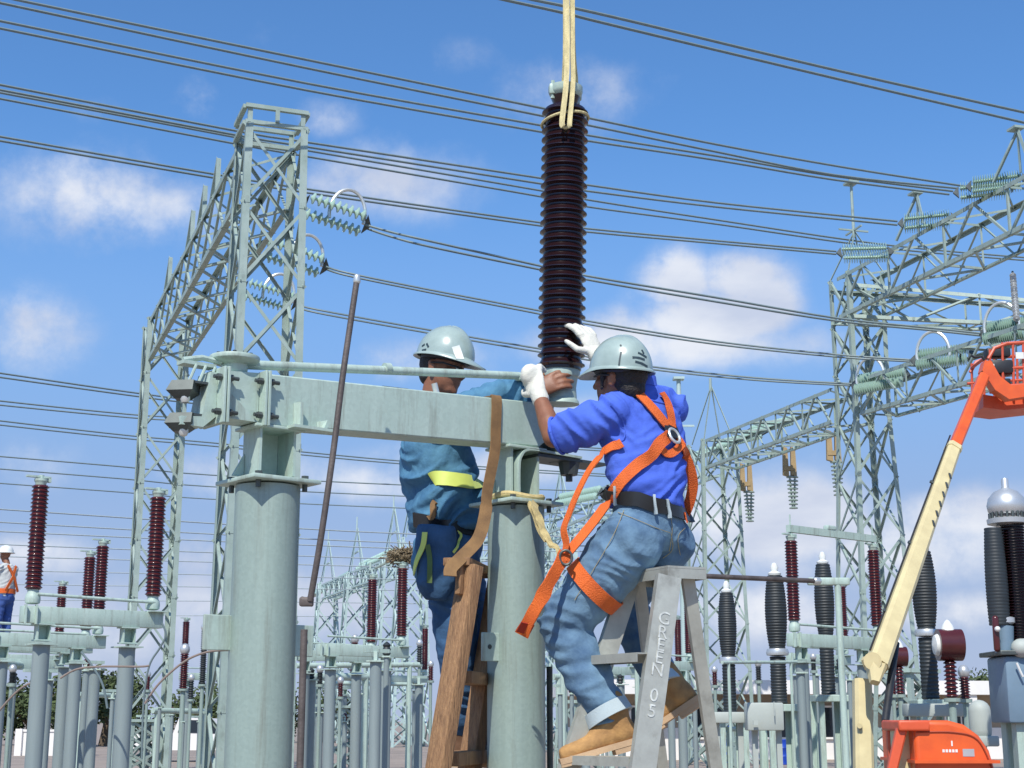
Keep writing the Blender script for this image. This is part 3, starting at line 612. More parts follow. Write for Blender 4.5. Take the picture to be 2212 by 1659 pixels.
# lower cranked arm and two clamp shoes at the far left end
a_ = MB(); q = [P(-.235, BW / 2 - .01, ZB(0) + .15), P(-.235, BW / 2 - .01, ZB(0) + .0), P(-.28, BW / 2 - .01, ZB(0) - .04), P(-.36, BW / 2 - .01, ZB(0) - .04), P(-.36, BW / 2 - .01, ZB(0) - .012), P(-.285, BW / 2 - .01, ZB(0) - .005), P(-.26, BW / 2 - .01, ZB(0) + .15)]
a_.prism(q, nn * -.09); a_.build('cranked_arm', GALV, near, 20)
for z, dz in ((2.665, 0), (2.555, 0)):
    c = MB(); cx = -.335
    c.loft([(P(cx, .0, z - .032), e, nn, .030, .036), (P(cx, .0, z - .008), e, nn, .062, .066), (P(cx + .01, .0, z + .028), e, nn, .052, .054)], 4)
    c.box(P(cx + .065, 0, z + .024), (.09, .09, .008), (e, nn, UP))
    o = c.build('clamp_shoe', DARKST, near, 20)
    MB().lathe(P(cx, .02, z - .05), UP, [(.002, 0), (.012, .004), (.016, .014), (.016, .03)], 12).build('clamp_pin', BOLT, o)
c = MB(); c.box(P(-.29, .0, ZT(0) + .002), (.12, .05, .012), (e, nn, UP))
for k in range(3): c.cyl(P(-.33 + k * .035, .03, ZT(0) - .065), P(-.305 + k * .035, .03, ZT(0) - .003), .005, n=6)
c.tube([P(-.34, 0, ZT(0) + .012), P(-.27, .0, ZT(0) + .03), P(-.2, 0, ZT(0) + .025)], .010, 8); c.build('linkage_arm', GALV, near, 30)
# rotating disc
zt = ZT(-.15)
c = MB(); c.lathe(P(-.148, 0, zt + .001), UP, [(.04, 0), (.045, .01), (.045, .03), (.07, .034), (.084, .044), (.086, .052), (.084, .058), (.03, .061), (.0, .061)], 40); dk = c.build('rotating_disc', GALV, near, 35)
c = MB(); c.lathe(P(-.148, 0, zt + .0625), UP, [(.012, 0), (.012, .012), (0, .013)], 6)
for k in range(6): a = k * 1.047; c.cyl(P(-.148, 0, 0) + e * (.062 * math.cos(a)) + nn * (.062 * math.sin(a)) + UP * (zt + .059), P(-.148, 0, 0) + e * (.062 * math.cos(a)) + nn * (.062 * math.sin(a)) + UP * (zt + .068), .007, n=6)
c.build('disc_bolt', DARKST, dk, 20)
# long linkage tube over the beam
qa, ta = onrail(515, 787, .0); qb, tb = onrail(1122, 812, .0)
c = MB(); c.cyl(qa, qb, .0165, .0155, 20); tb_ = c.build('linkage_tube', GALV, near)
q1, _ = onrail(836, 796, 0); ax_ = (qb - qa).normalized(); MB().cyl(q1 - ax_ * .012, q1 + ax_ * .012, .021, n=16).build('tube_collar', GALV, tb_)
c = MB(); c.box(qb + ax_ * .02 - UP * .004, (.06, .035, .03), (ax_, nn, UP), .006); c.cyl(qb + ax_ * .03 - UP * .04, qb + ax_ * .03 + UP * .02, .012, n=10); c.build('tube_clevis', GALV, tb_, 30)
# insulator turntable at the right end
tI = (at(1213, 800, 5.85) - Pl).dot(e)
c = MB(); zI = 2.70
c.lathe(P(tI - .02, -.01, zI - .10), UP, [(.03, 0), (.035, .03), (.06, .05), (.072, .06), (.072, .075), (.05, .085), (.045, .11)], 24); c.build('turntable', DARKST, near, 30)
c = MB(); c.box(P(tI + .0, 0, ZB(1.1) - .03), (.36, .13, .012), (e, nn, UP)); c.cyl(P(tI + .02, .02, ZB(1.1) - .085), P(tI + .02, .02, ZB(1.1) - .035), .035, .045, 10); c.cyl(P(tI + .02, .02, ZB(1.1) - .11), P(tI + .02, .02, ZB(1.1) - .05), .014, n=8); c.build('base_plate', DARKST, near, 20)
# ---- ratchet wrench lying on the beam
qa, _ = onrail(828, 842, .02); qb, _ = onrail(880, 847, .02); qc, _ = onrail(945, 858, .02); qd, _ = onrail(938, 828, .02)
wr = thing('ratchet_wrench', qa, 'black handled ratchet wrench lying on top of the beam', 'wrench')
MB().cap(qa, .015, qb, .0135, 12).build('grip', BLACK, wr); c = MB(); c.cyl(qb, qc, .006, n=10); c.build('shaft', GALV, wr)
MB().cyl(qd - UP * .0 + Vector((0, 0, .0)), qc + UP * .002, .0115, n=14).build('socket', BOLT, wr)

# ---- the lifted post insulator
def sheds(m, base, axis, R_, n, length, core=.62, seg_=40):
    prof = []; st = length / n
    for i in range(n):
        h = i * st; prof += [(R_ * core, h), (R_ * core, h + st * .26), (R_ * .93, h + st * .40), (R_, h + st * .47), (R_ * .995, h + st * .56), (R_ * .90, h + st * .70), (R_ * core * 1.04, h + st * .92)]
    prof.append((R_ * core, length)); return m.lathe(base, axis, prof, seg_)
ib = at(1212, 800, 5.85); it = at(1221, 236, 5.80); ax = (it - ib).normalized(); ln = (it - ib).length
ins = thing('post_insulator', ib, 'big dark maroon ribbed insulator hanging from the yellow sling in the centre', 'insulator')
c = MB(); sheds(c, ib, ax, .097, 28, ln, .84, 48); c.build('ribbed_porcelain', PORC, ins, 50)
c = MB(); c.lathe(it, ax, [(.058, -.004), (.058, .012), (.050, .02), (.056, .034), (.062, .05)], 28); c.build('porcelain_neck', PORC, ins)
c = MB(); c.lathe(it + ax * .05, ax, [(.055, 0), (.068, .012), (.072, .022), (.072, .046), (.058, .05), (.02, .056), (0, .056)], 24)
for k in range(4):
    a = k * 1.571 + .5; x_, y_, _ = frame(ax); q = it + ax * .075 + x_ * (.062 * math.cos(a)) + y_ * (.062 * math.sin(a)); c.box(q, (.03, .03, .045), (x_, y_, ax), .006); c.cyl(q - ax * .04, q + ax * .038, .009, n=6)
c.build('top_cap', GALV, ins, 30)
c = MB(); c.lathe(ib + ax * .002, -ax, [(.075, 0), (.078, .012), (.075, .03), (.068, .036), (.062, .075), (.066, .12), (.074, .13), (.076, .142), (.05, .147), (0, .147)], 30); c.build('base_fitting', GALV, ins, 30)
# ---- lifting sling and crane hook line
top = at(1229, -160, 5.75)
def slp(x, y, Y=5.69): return at(x, y, Y)
sg = thing('lifting_sling', slp(1220, 275), 'yellow rope sling tied round the top of the hanging insulator', 'sling')
MB().ribbon(spline([top + Vector((-.012, 0, 0)), slp(1225, 100, 5.72), slp(1222, 190, 5.69), slp(1214, 262, 5.68), slp(1216, 274, 5.68)], 5), Vector((0, -1, 0)), .022, .009).build('left_strand', ROPE, sg)
MB().ribbon(spline([top + Vector((.014, .02, 0)), slp(1236, 100, 5.74), slp(1237, 180, 5.71), slp(1230, 262, 5.68), slp(1230, 275, 5.68)], 5), Vector((.2, -1, 0)), [.019] * 21, .009).build('right_strand', ROPE, sg)
m = MB(); q = spline([top + Vector((.02, .06, 0)), slp(1240, 90, 5.80), slp(1246, 180, 5.84), slp(1243, 240, 5.87)], 6); m.tube(q, .006, 8); q = spline([top + Vector((-.02, .06, 0)), slp(1219, 90, 5.80), slp(1216, 180, 5.84), slp(1214, 240, 5.87)], 6); m.tube(q, .006, 8); m.build('rear_strand', ROPE, sg)
m = MB(); cc = it - ax * .055; x_, y_, _ = frame(ax)
m.tube([cc + x_ * (.098 * math.cos(a)) + y_ * (.098 * math.sin(a)) + UP * (.02 * -math.cos(a - R(250))) for a in [R(k) for k in range(0, 361, 12)]], .006, 8)
m.cap(slp(1208, 272, 5.735), .008, slp(1222, 276, 5.725), .010, 8); m.cap(slp(1222, 276, 5.725), .010, slp(1238, 271, 5.735), .008, 8); m.build('knot_loop', ROPE, sg)

# ---- brown webbing strap over the beam
tS = onrail(1071, 905, .06)[1]
pts = [P(tS, -.062, ZT(tS) - .05), P(tS, -.060, ZT(tS) + .001), P(tS, -.03, ZT(tS) + .004), P(tS, .04, ZT(tS) + .004), P(tS, .062, ZT(tS) - .004), onrail(1070, 930, .066)[0], onrail(1068, 975, .07)[0], onrail(1052, 1060, .08)[0], onrail(1048, 1110, .09)[0], onrail(1032, 1165, .10)[0], onrail(996, 1205, .11)[0], onrail(974, 1228, .12)[0], onrail(972, 1245, .13)[0]]
m = MB(); sp_ = spline(pts, 6); nr = [(UP - nn * .4 if i < 9 else UP + nn * .05 * i) if i < 20 else (nn + e * (.0 if i < 46 else -.5) + UP * (.6 if i < 26 else (0 if i < 56 else .4))) for i in range(len(sp_))]
m.ribbon(sp_, nr, .047, .005); st_ = solo(m, 'webbing_strap', STRAP, 'brown webbing strap hanging over the beam beside the right pipe column', 'strap', base=pts[6]);
# ---- tan rope sling round the right column top
b = P(SPAN, 0, 2.43); pts = []
for k in range(-40, 221, 18):
    a = R(k); pts.append(b + e * (.105 * math.cos(a)) + nn * (.095 * math.sin(a)) + UP * (.006 + .006 * math.sin(a * 3)))
m = MB(); m.tube(spline(pts, 3), .0125, 8)
tl = [pts[2] + nn * .01, at(1152, 1095, 5.52), at(1163, 1122, 5.49), at(1172, 1150, 5.47), at(1188, 1175, 5.43), at(1206, 1192, 5.38), at(1216, 1206, 5.35)]
m.ribbon(spline(tl, 6), [nn + e * .3 * math.sin(i * .9) + UP * .3 for i in range(37)], .032, .009); m.ribbon(spline([q + Vector((-.012, .01, .006)) for q in tl[:5]], 6), nn + UP * .8, .022, .008)
solo(m, 'rope_lanyard', BEIGE, 'tan flat rope looped round the right pipe column and tied to the orange harness', 'rope', base=tl[1])

# ---- operating rod in front of the left column
q0 = at(771, 604, 4.86); q1 = at(740, 815, 4.84); q2 = at(722, 960, 4.83); q3 = at(695, 1150, 4.82); q4 = at(670, 1298, 4.85)
rd = thing('operating_rod', at(655, 1655, 4.86), 'long thin dark steel rod leaning across the beam, hinged low on the left column', 'rod')
MB().tube(spline([q0, q1, q2, q3, q4], 4), .0105, 12).build('leaning_rod', RUST, rd); MB().cap(q0 - UP * .006, .013, q0 + UP * .008, .012, 12).build('rod_tip', BOLT, rd)
m = MB(); m.box(at(662, 1300, 4.86), (.045, .03, .03), bev=.006); m.cyl(at(650, 1297, 4.86), at(676, 1302, 4.86), .014, n=10); m.build('hinge', RUST, rd)
z = at(657, 1360, 4.86); bt = Vector((z.x, z.y, 0)); MB().cyl(bt, z, .0115, n=14).build('lower_pipe', RUST, rd)
# second dark pipe at the right of right column
z = at(1187, 1440, 5.9); MB_ = MB().cyl(Vector((z.x, z.y, 0)), z, .012, n=12); solo(MB_, 'drive_pipe', DARKST, 'thin dark vertical pipe just right of the right pipe column', 'pipe', base=Vector((z.x, z.y, 0)))

# ================================================================ ladders
# wooden ladder
wl = thing('wooden_ladder', Vector((at(940, 1659, 5.45).x, 5.45, 0)), 'brown wooden ladder leaning against the right pipe column', 'ladder')
def plank(m, a, b, wd, th, face):
    d = (b - a).normalized(); f = Vector(face); f = (f - d * f.dot(d)).normalized(); s_ = d.cross(f); m.box((a + b) / 2, (wd, th, (b - a).length), (s_, f, d), .004); return m
fa = Vector((-.55, -.83, 0))
wa, wb = at(1018, 1222, 5.42), at(930, 1760, 5.32); wb = wa + (wb - wa) * 1.9
plank(MB(), wa, wb, .050, .085, Vector((.7, -.7, 0))).build('rail', WOOD, wl, 30)
off = Vector((.10, .45, 0)); plank(MB(), wa + off, wb + off, .05, .085, Vector((.7, -.7, 0))).build('rail', WOOD, wl, 30)
wt = at(1035, 1222, 5.45)
m = MB(); m.box(wt + Vector((-.03, .20, .01)), (.10, .52, .03), (Vector((.98, -.20, 0)).normalized(), Vector((.20, .98, 0)).normalized(), UP), .004); m.build('top_step', WOOD, wl, 30)
plank(MB(), at(995, 1215, 5.40), at(992, 1285, 5.38), .022, .03, fa).build('rope_cleat', WOOD, wl, 30)
for y, x0 in ((1463, 1003), (1640, 975)):
    a = at(x0 - 20, y, 5.46); m = MB(); m.box(a + Vector((.07, .24, 0)), (.52, .10, .045 if y < 1500 else .05), (Vector((.22, .97, 0)).normalized(), Vector((-.97, .22, 0)).normalized(), UP), .004); m.build('rung', WOOD, wl, 30)
# aluminium stepladder
YL = 5.30
lf = thing('stepladder', Vector((at(1300, 1659, YL).x, YL, 0)), 'worn aluminium stepladder the man in the blue shirt sits on', 'ladder')
def rail(a, b, wd, dp, face, nm, ext=1.9, flange=True):
    a = Vector(a); b = a + (Vector(b) - a) * ext; d = (b - a).normalized(); f = Vector(face); f = (f - d * f.dot(d)).normalized(); s_ = d.cross(f); m = MB(); mid_ = (a + b) / 2; ll = (b - a).length
    m.box(mid_, (wd, .004, ll), (s_, f, d))
    if flange:
        for k in (-1, 1): m.box(mid_ + s_ * (k * (wd / 2 - .002)) - f * (dp / 2 + .002), (.004, dp, ll), (s_, f, d))
    o = m.build(nm, ALU, lf, 0); return o, s_, f, d, a
fc = Vector((.25, -1, 0))
nr_, s_, f_, d_, a_ = rail(at(1447, 1244, YL - .12), at(1391, 1659, YL - .22), .086, .03, fc, 'front_rail')
rail(at(1487, 1246, YL - .03), at(1548, 1659, YL + .10), .045, .02, fc, 'rear_rail')
rail(at(1362, 1258, YL + .16), at(1232, 1659, YL + .05), .072, .03, Vector((.3, -1, 0)), 'front_rail')
rail(at(1381, 1250, YL + .22), at(1432, 1659, YL + .40), .042, .02, fc, 'rear_rail')
cp = MB(); a, b = at(1368, 1243, YL + .20), at(1462, 1237, YL - .06); dd = (b - a).normalized(); dd.z = 0; cr = Vector((-dd.y, dd.x, 0))
c0 = (a + b) / 2 + Vector((.02, 0, 0)); cp.box(c0 + UP * .008, ((b - a).length + .06, .16, .008), (dd, cr, UP)); 
for k in (-1, 1): cp.box(c0 + cr * (k * .078) - UP * .014, ((b - a).length + .06, .005, .034), (dd, cr, UP)); cp.box(c0 + dd * (k * ((b - a).length / 2 + .028)) - UP * .014, (.005, .15, .034), (dd, cr, UP))
cp.build('top_cap', ALU, lf, 0)
for (xa, xb, y, ya) in ((1290, 1398, 1414, .10), (1246, 1378, 1634, .06), (1206, 1356, 1790, .03)):
    a, b = at(xa, y, YL + ya), at(xb, y + 2, YL - .17); dd = (b - a); dd.z = 0; L_ = dd.length; dd.normalize(); cr = Vector((-dd.y, dd.x, 0)); m = MB(); c0 = (a + b) / 2
    m.box(c0, (L_, .085, .005), (dd, cr, UP)); m.box(c0 - cr * .042 - UP * .014, (L_, .004, .03), (dd, cr, UP)); m.box(c0 + cr * .042 - UP * .014, (L_, .004, .03), (dd, cr, UP)); m.build('step', ALU, lf, 0)
# engraved letters down the near front rail, stacked
def text_mesh(name, s, size, m, parent, origin, xd, yd, zd, ext=.0008, bold=0):
    cu = bpy.data.curves.new(name, 'FONT'); cu.body = s; cu.size = size; cu.extrude = ext; cu.align_x = 'CENTER'; cu.align_y = 'CENTER'; cu.offset = bold
    tmp = bpy.data.objects.new('tmp', cu); col.objects.link(tmp); dg = bpy.context.evaluated_depsgraph_get(); me = bpy.data.meshes.new_from_object(tmp.evaluated_get(dg)); bpy.data.objects.remove(tmp)
    off = worldpos(parent); M = Matrix((xd, yd, zd)).transposed()
    for v in me.vertices: v.co = M @ v.co + origin - off
    me.materials.clear(); me.materials.append(m); o = bpy.data.objects.new(name, me); col.objects.link(o); o.parent = parent; return o
ETCH = mat('engraved_bare_metal', (.62, .63, .57), .5, .3, var=.3, vs_=40)
xd = -s_ if s_.x < 0 else s_; yd = -d_ if d_.z < 0 else d_; zd = f_
for chh, y in zip('GREEN05', (1337, 1367, 1394, 1421, 1448, 1503, 1537)):
    x = lerp(1447, 1391, (y - 1244) / 415); q = at(x, y, YL - .12 - .10 * (y - 1244) / 415)
    k = (a_ - q).dot(f_) / ray(x, y).dot(f_); q = q + ray(x, y) * k + f_ * .0035
    text_mesh('engraved_letter', chh, .062, ETCH, nr_, q, xd, yd, zd, bold=0)
# ================================================================ people
def to_obj(me, name, parent):
    o = bpy.data.objects.new(name, me); col.objects.link(o); o.parent = parent; return o
def remesh(mb, name, voxel, m, parent, smooth=6, disp=None, decimate=0):
    me = mb.mesh('tmp', None, Vector((0, 0, 0)), 0); ob = bpy.data.objects.new('tmp', me); col.objects.link(ob)
    r = ob.modifiers.new('r', 'REMESH'); r.mode = 'VOXEL'; r.voxel_size = voxel
    s_ = ob.modifiers.new('s', 'SMOOTH'); s_.factor = .5; s_.iterations = smooth
    dg = bpy.context.evaluated_depsgraph_get(); me2 = bpy.data.meshes.new_from_object(ob.evaluated_get(dg)); bpy.data.objects.remove(ob)
    me2.name = name; off = worldpos(parent)
    if disp:
        ns = [v.normal.copy() for v in me2.vertices]
        for v, nrm in zip(me2.vertices, ns): v.co = v.co + nrm * disp(v.co, nrm)
    for v in me2.vertices: v.co -= off
    for p in me2.polygons: p.use_smooth = True
    me2.materials.clear(); me2.materials.append(m); me2.update(); return to_obj(me2, name, parent)
def folds(bones, amp, fr=26, rnd=0.0):
    """ridges that run across each bone; bones: (p0,p1,weight)"""
    B = []
    for a, b, wgt in bones:
        a, b = Vector(a), Vector(b); x, y, d = frame(b - a); B.append((a, b, (b - a).length, x, y, d, wgt))
    def f(p, n):
        c = []
        for a, b, ll, x, y, d, wgt in B:
            t = max(0, min(ll, (p - a).dot(d))); c.append(((p - a - d * t).length, a, x, y, d, wgt))
        c.sort(key=lambda r: r[0]); tot = 0; val = 0
        for dist, a, x, y, d, wgt in c[:2]:
            wt = math.exp(-(dist - c[0][0]) * 45); q = p - a; u, v, w_ = q.dot(x), q.dot(y), q.dot(d)
            wob = noise.noise(Vector((u * 7 + rnd, v * 7, w_ * 5))) * .05
            k = noise.noise(Vector((u * 3.4 + 3.7 + rnd, v * 3.4, (w_ + wob + (u - v) * .45) * fr))); k = 1 - abs(k) * 3.2
            k2 = noise.noise(Vector((u * 14, v * 14 + rnd, w_ * fr * 1.6))) * .22
            k3 = noise.noise(Vector((u * 5 + 9, v * 5, w_ * 5 + rnd))) * .35
            # folds come and go over the cloth
            m_ = .55 + .9 * noise.noise(Vector((p.x * 4.2 + rnd, p.y * 4.2, p.z * 4.2)))
            val += wt * wgt * (k * .75 * max(.1, m_ + .2) + k2 + k3 - .22); tot += wt
        return amp * val / tot
    return f
def surf(o):
    """BVH of an object in world space"""
    off = worldpos(o); me = o.data; return BVHTree.FromPolygons([v.co + off for v in me.vertices], [tuple(p.vertices) for p in me.polygons])
def cast(bvhs, x, y, out=.006):
    best = None
    for b in bvhs:
        h = b.ray_cast(CAM, ray(x, y).normalized())
        if h[0] is not None and (best is None or h[3] < best[2]): best = (h[0], h[1], h[3])
    if not best: return None
    return best[0] + best[1] * out, best[1]
def strap_on(bvhs, px, Yf, wd, name, m, parent, th=.004, out=.005, k=6, face=Vector((0, -1, .1))):
    """band lying on the garments; px points are spread in image space, cast on the cloth, else put at depth Yf"""
    pts2 = spline([Vector((a[0], a[1], 0)) for a in px], k); P3 = []; Nn = []
    for i, q in enumerate(pts2):
        h = cast(bvhs, q.x, q.y, out)
        if h and abs(h[0].y - (Yf if isinstance(Yf, (int, float)) else lerp(Yf[0], Yf[1], i / len(pts2)))) < .35: P3.append(h[0]); Nn.append(h[1])
        else: P3.append(at(q.x, q.y, Yf if isinstance(Yf, (int, float)) else lerp(Yf[0], Yf[1], i / len(pts2)))); Nn.append(face)
    S3 = [sum((P3[max(0, min(len(P3) - 1, i + j))] for j in (-1, 0, 1)), Vector()) / 3 for i in range(len(P3))]
    N3 = [sum((Nn[max(0, min(len(Nn) - 1, i + j))] for j in (-2, -1, 0, 1, 2)), Vector()).normalized() for i in range(len(Nn))]
    return MB().ribbon([p + n_ * .003 for p, n_ in zip(S3, N3)], N3, wd, th).build(name, m, parent)
def hand(m, wrist, fd, pn, ts, curl=(25, 30, 20), sc=1.0, rf=.0088, spread=.06, thumb=(.7, .5)):
    """fd finger direction, pn palm normal (fingers curl toward it), ts direction of the thumb side"""
    fd = Vector(fd).normalized(); pn = Vector(pn); pn = (pn - fd * pn.dot(fd)).normalized(); sd = Vector(ts); sd = (sd - fd * sd.dot(fd) - pn * sd.dot(pn)).normalized()
    W = Vector(wrist); c = lambda a, b, z=0: W + fd * (a * sc) + sd * (b * sc) + pn * (z * sc)
    m.loft([(c(-.02, 0), sd, pn, .026 * sc, .019 * sc), (c(.015, 0), sd, pn, .033 * sc, .018 * sc), (c(.055, 0), sd, pn, .041 * sc, .017 * sc), (c(.088, 0), sd, pn, .042 * sc, .013 * sc), (c(.098, 0), sd, pn, .036 * sc, .008 * sc)], 16)
    for b, ls in ((.031, (.040, .026, .020)), (.0105, (.045, .029, .022)), (-.0105, (.041, .027, .021)), (-.031, (.032, .021, .018))):
        p = c(.088, b); a = 0; dirn = (fd + sd * (b * spread * 20)).normalized()
        for k, l_ in enumerate(ls):
            a += curl[k] + (3 if b < 0 else 0); q = p + (dirn * math.cos(R(a)) + pn * math.sin(R(a))) * (l_ * sc)
            m.cap(p, rf * sc * (1.05 - k * .09), q, rf * sc * (.98 - k * .1), 10, 3); p = q
    p = c(.02, .028, .004); q = p + (fd * thumb[0] + sd * .8 + pn * thumb[1]).normalized() * (.042 * sc); m.cap(p, .014 * sc, q, .0115 * sc, 10, 3)
    r_ = q + (fd * 1.0 + sd * .25 + pn * (thumb[1] + .2)).normalized() * (.034 * sc); m.cap(q, .0115 * sc, r_, .0095 * sc, 10, 3); s2 = r_ + (fd * 1.0 - sd * .05 + pn * (thumb[1] + .4)).normalized() * (.026 * sc); m.cap(r_, .0098 * sc, s2, .0085 * sc, 10, 3)
def head(m, c, fwd, up, sc=1.0):
    """adds skull, face, ears, neck start; returns axes"""
    f = Vector(fwd).normalized(); u = Vector(up); u = (u - f * u.dot(f)).normalized(); l_ = u.cross(f)
    p = lambda a, b, d: Vector(c) + f * (a * sc) + l_ * (b * sc) + u * (d * sc)
    m.ell(p(-.012, 0, .03), (l_, f, u), (.074 * sc, .093 * sc, .088 * sc)); m.ell(p(.022, 0, -.03), (l_, f, u), (.060 * sc, .068 * sc, .075 * sc))
    m.ell(p(.050, 0, -.075), (l_, f, u), (.038 * sc, .034 * sc, .030 * sc)); m.ell(p(.070, 0, -.085), (l_, f, u), (.020 * sc, .017 * sc, .018 * sc))
    m.cap(p(.080, 0, .018), .010 * sc, p(.103, 0, -.018), .0135 * sc, 10, 3); m.ell(p(.094, .011, -.022), (l_, f, u), (.009 * sc, .009 * sc, .008 * sc), 10, 6); m.ell(p(.094, -.011, -.022), (l_, f, u), (.009 * sc, .009 * sc, .008 * sc), 10, 6)
    for s_ in (-1, 1):
        m.cap(p(.078, s_ * .012, .032), .010 * sc, p(.066, s_ * .048, .032), .009 * sc, 8, 3); m.ell(p(.060, s_ * .046, -.012), (l_, f, u), (.018 * sc, .02 * sc, .018 * sc), 12, 8)
        m.ell(p(.074, s_ * .030, .012), (l_, f, u), (.013 * sc, .010 * sc, .009 * sc), 12, 8)
        m.ell(p(-.008, s_ * .074, -.002), (f, u, l_ * s_), (.018 * sc, .030 * sc, .009 * sc), 12, 8); m.ell(p(-.014, s_ * .08, .012), (f, u, l_ * s_), (.014 * sc, .014 * sc, .009 * sc), 10, 6)
    m.cap(p(.078, -.018, -.052), .007 * sc, p(.078, .018, -.052), .007 * sc, 8, 3); m.cap(p(.080, -.014, -.044), .006 * sc, p(.080, .014, -.044), .006 * sc, 8, 3)
    return f, l_, u, p
def helmet(parent, c, f, l_, u, sc=1.0, brim=.045, marks=None):
    n = 40; k = 12; vs = []; fs = []; c = Vector(c)
    A, Bq, H = .128 * sc, .108 * sc, .135 * sc
    for j in range(k + 1):
        a = (math.pi / 2) * j / k
        for i in range(n):
            b = 2 * math.pi * i / n; r = math.cos(a * .985); z = math.sin(a) ** 1.04
            rid = 1 + .028 * math.exp(-(math.sin(b) / .20) ** 2) * math.sin(a) * (1 if True else 0) + .012 * math.exp(-((abs(math.sin(b)) - .55) / .12) ** 2) * math.sin(2 * a)
            vs.append(c + f * (A * r * math.cos(b)) * rid + l_ * (Bq * r * math.sin(b)) * rid + u * (H * z * (1 + .035 * math.exp(-(math.sin(b) / .2) ** 2) * math.sin(a))))
    for j in range(k):
        for i in range(n): q = (i + 1) % n; fs.append((j * n + i, j * n + q, (j + 1) * n + q, (j + 1) * n + i))
    fs.append(tuple(range(k * n, (k + 1) * n)))
    m = MB().add(vs, fs)
    # brim
    vs = []; fs = []
    for i in range(n):
        b = 2 * math.pi * i / n; cb = math.cos(b); ex = .012 + brim * max(0, cb) ** 2.2
        o1 = f * ((A - .003) * cb) + l_ * ((Bq - .003) * math.sin(b)); o2 = f * ((A + ex * sc) * cb) + l_ * ((Bq + .010 * sc) * math.sin(b)) - u * (.010 + .022 * max(0, cb) ** 2) * sc
        vs += [c + o1 + u * .004, c + o2 + u * .0025, c + o2 - u * .0025, c + o1 - u * .004]
    for i in range(n):
        q = (i + 1) % n
        for j in range(4): fs.append((i * 4 + j, i * 4 + (j + 1) % 4, q * 4 + (j + 1) % 4, q * 4 + j))
    m.add(vs, fs); ho = m.build('hard_hat', HELM, parent, 50)
    # inner harness
    w_ = MB(); w_.tube([c - u * .012 + f * (.097 * sc * math.cos(a)) + l_ * (.083 * sc * math.sin(a)) for a in [R(q) for q in range(0, 361, 15)]], .010, 6); w_.build('headband', BLACK, ho)
    return ho
def boot(parent, ankle, toe, upv, name='boot', m=BOOT, sm=SOLE, sc=1.0, lace=True):
    t = Vector(toe).normalized(); u = Vector(upv); u = (u - t * u.dot(t)).normalized(); s_ = t.cross(u); A = Vector(ankle); c = lambda a, b, z: A + t * (a * sc) + s_ * (b * sc) + u * (z * sc)
    q = MB()
    q.loft([(c(-.062, 0, -.055), s_, u, .018, .028), (c(-.055, 0, -.052), s_, u, .030, .040), (c(-.02, 0, -.045), s_, u, .038, .048), (c(.04, 0, -.050), s_, u, .039, .045), (c(.10, 0, -.060), s_, u, .043, .036), (c(.15, 0, -.066), s_, u, .044, .032), (c(.19, 0, -.068), s_, u, .038, .030), (c(.212, 0, -.070), s_, u, .022, .022)], 20)
    q.cap(c(-.012, 0, -.05), .045 * sc, c(-.005, 0, .05), .052 * sc, 18); q.cap(c(.0, 0, .0), .040 * sc, c(.075, 0, -.045), .034 * sc, 14)
    o = remesh(q, name, .006, m, parent, 5, lambda p, n_: .0018 * noise.noise(p * 40))
    q = MB(); out = []
    for a, b in ((-.072, .012), (-.066, .030), (-.03, .038), (.03, .036), (.09, .045), (.15, .049), (.19, .042), (.218, .022)): out.append((a, b))
    poly = [c(a, b, -.098) for a, b in out] + [c(a, -b, -.098) for a, b in reversed(out)]; q.prism(poly, u * (.020 * sc))
    poly = [c(a, b * .95, -.116) for a, b in out[:4]] + [c(a, -b * .95, -.116) for a, b in reversed(out[:4])]; q.prism(poly, u * (.019 * sc)); q.prism([c(a, b * .95, -.108) for a, b in out[4:]] + [c(a, -b * .95, -.108) for a, b in reversed(out[4:])], u * (.011 * sc))
    q.build('boot_sole', sm, o, 30)
    if lace:
        q = MB(); q.tube([c(-.066, b, -.074) for b in (-.02, 0, .02)], .004); 
        for k in range(4): z = .03 - k * .022; x = .045 + k * .02; q.tube([c(x - .004, -.02, z), c(x + .006, 0, z + .008), c(x - .004, .02, z)], .0028, 5)
        q.build('lace', CUFF, o)
    return o

# ------------------------------------------------ man in blue on the stepladder
D1 = -.25
def A(x, y, Y): return at(x, y, Y + D1)
m1 = thing('person', A(1400, 1235, 5.65), 'man in bright blue shirt, faded jeans and orange harness sitting on the stepladder', 'person', None)
fw = Vector((-.66, .75, 0)); lf_ = Vector((-.75, -.66, 0))
neck = A(1380, 842, 5.76); chest = A(1390, 935, 5.74); waist = A(1398, 1075, 5.68); pelv = A(1400, 1150, 5.70); seat = A(1418, 1196, 5.76)
shl, shr = A(1308, 905, 5.60), A(1452, 888, 5.90)
ell_, wrl = A(1196, 944, 5.68), A(1163, 850, 5.80); elr, wrr = A(1362, 850, 5.98), A(1290, 768, 5.97)
hipl, kneel, ankl = A(1362, 1172, 5.62), A(1214, 1352, 5.70), A(1322, 1556, 5.64)
hipr, kneer, ankr = A(1432, 1176, 5.80), A(1345, 1296, 6.06), A(1437, 1488, 5.92)
hd = A(1338, 824, 5.68); hf = Vector((-.80, .55, .10)).normalized(); hu = Vector((.06, -.10, 1))
body = MB(); f, l_, u, hp = head(body, hd, hf, hu)
body.cap(hp(-.02, 0, -.03), .052, neck - UP * .01, .056, 16)
bx_ = (chest - pelv).normalized()
body.loft([(seat, lf_, fw, .13, .09), (pelv, lf_, fw, .145, .095), (waist, lf_, fw, .135, .09), (chest, lf_, fw, .16, .10), (lerp(chest, neck, .6), lf_, fw, .14, .08), (neck, lf_, fw, .05, .05)], 20)
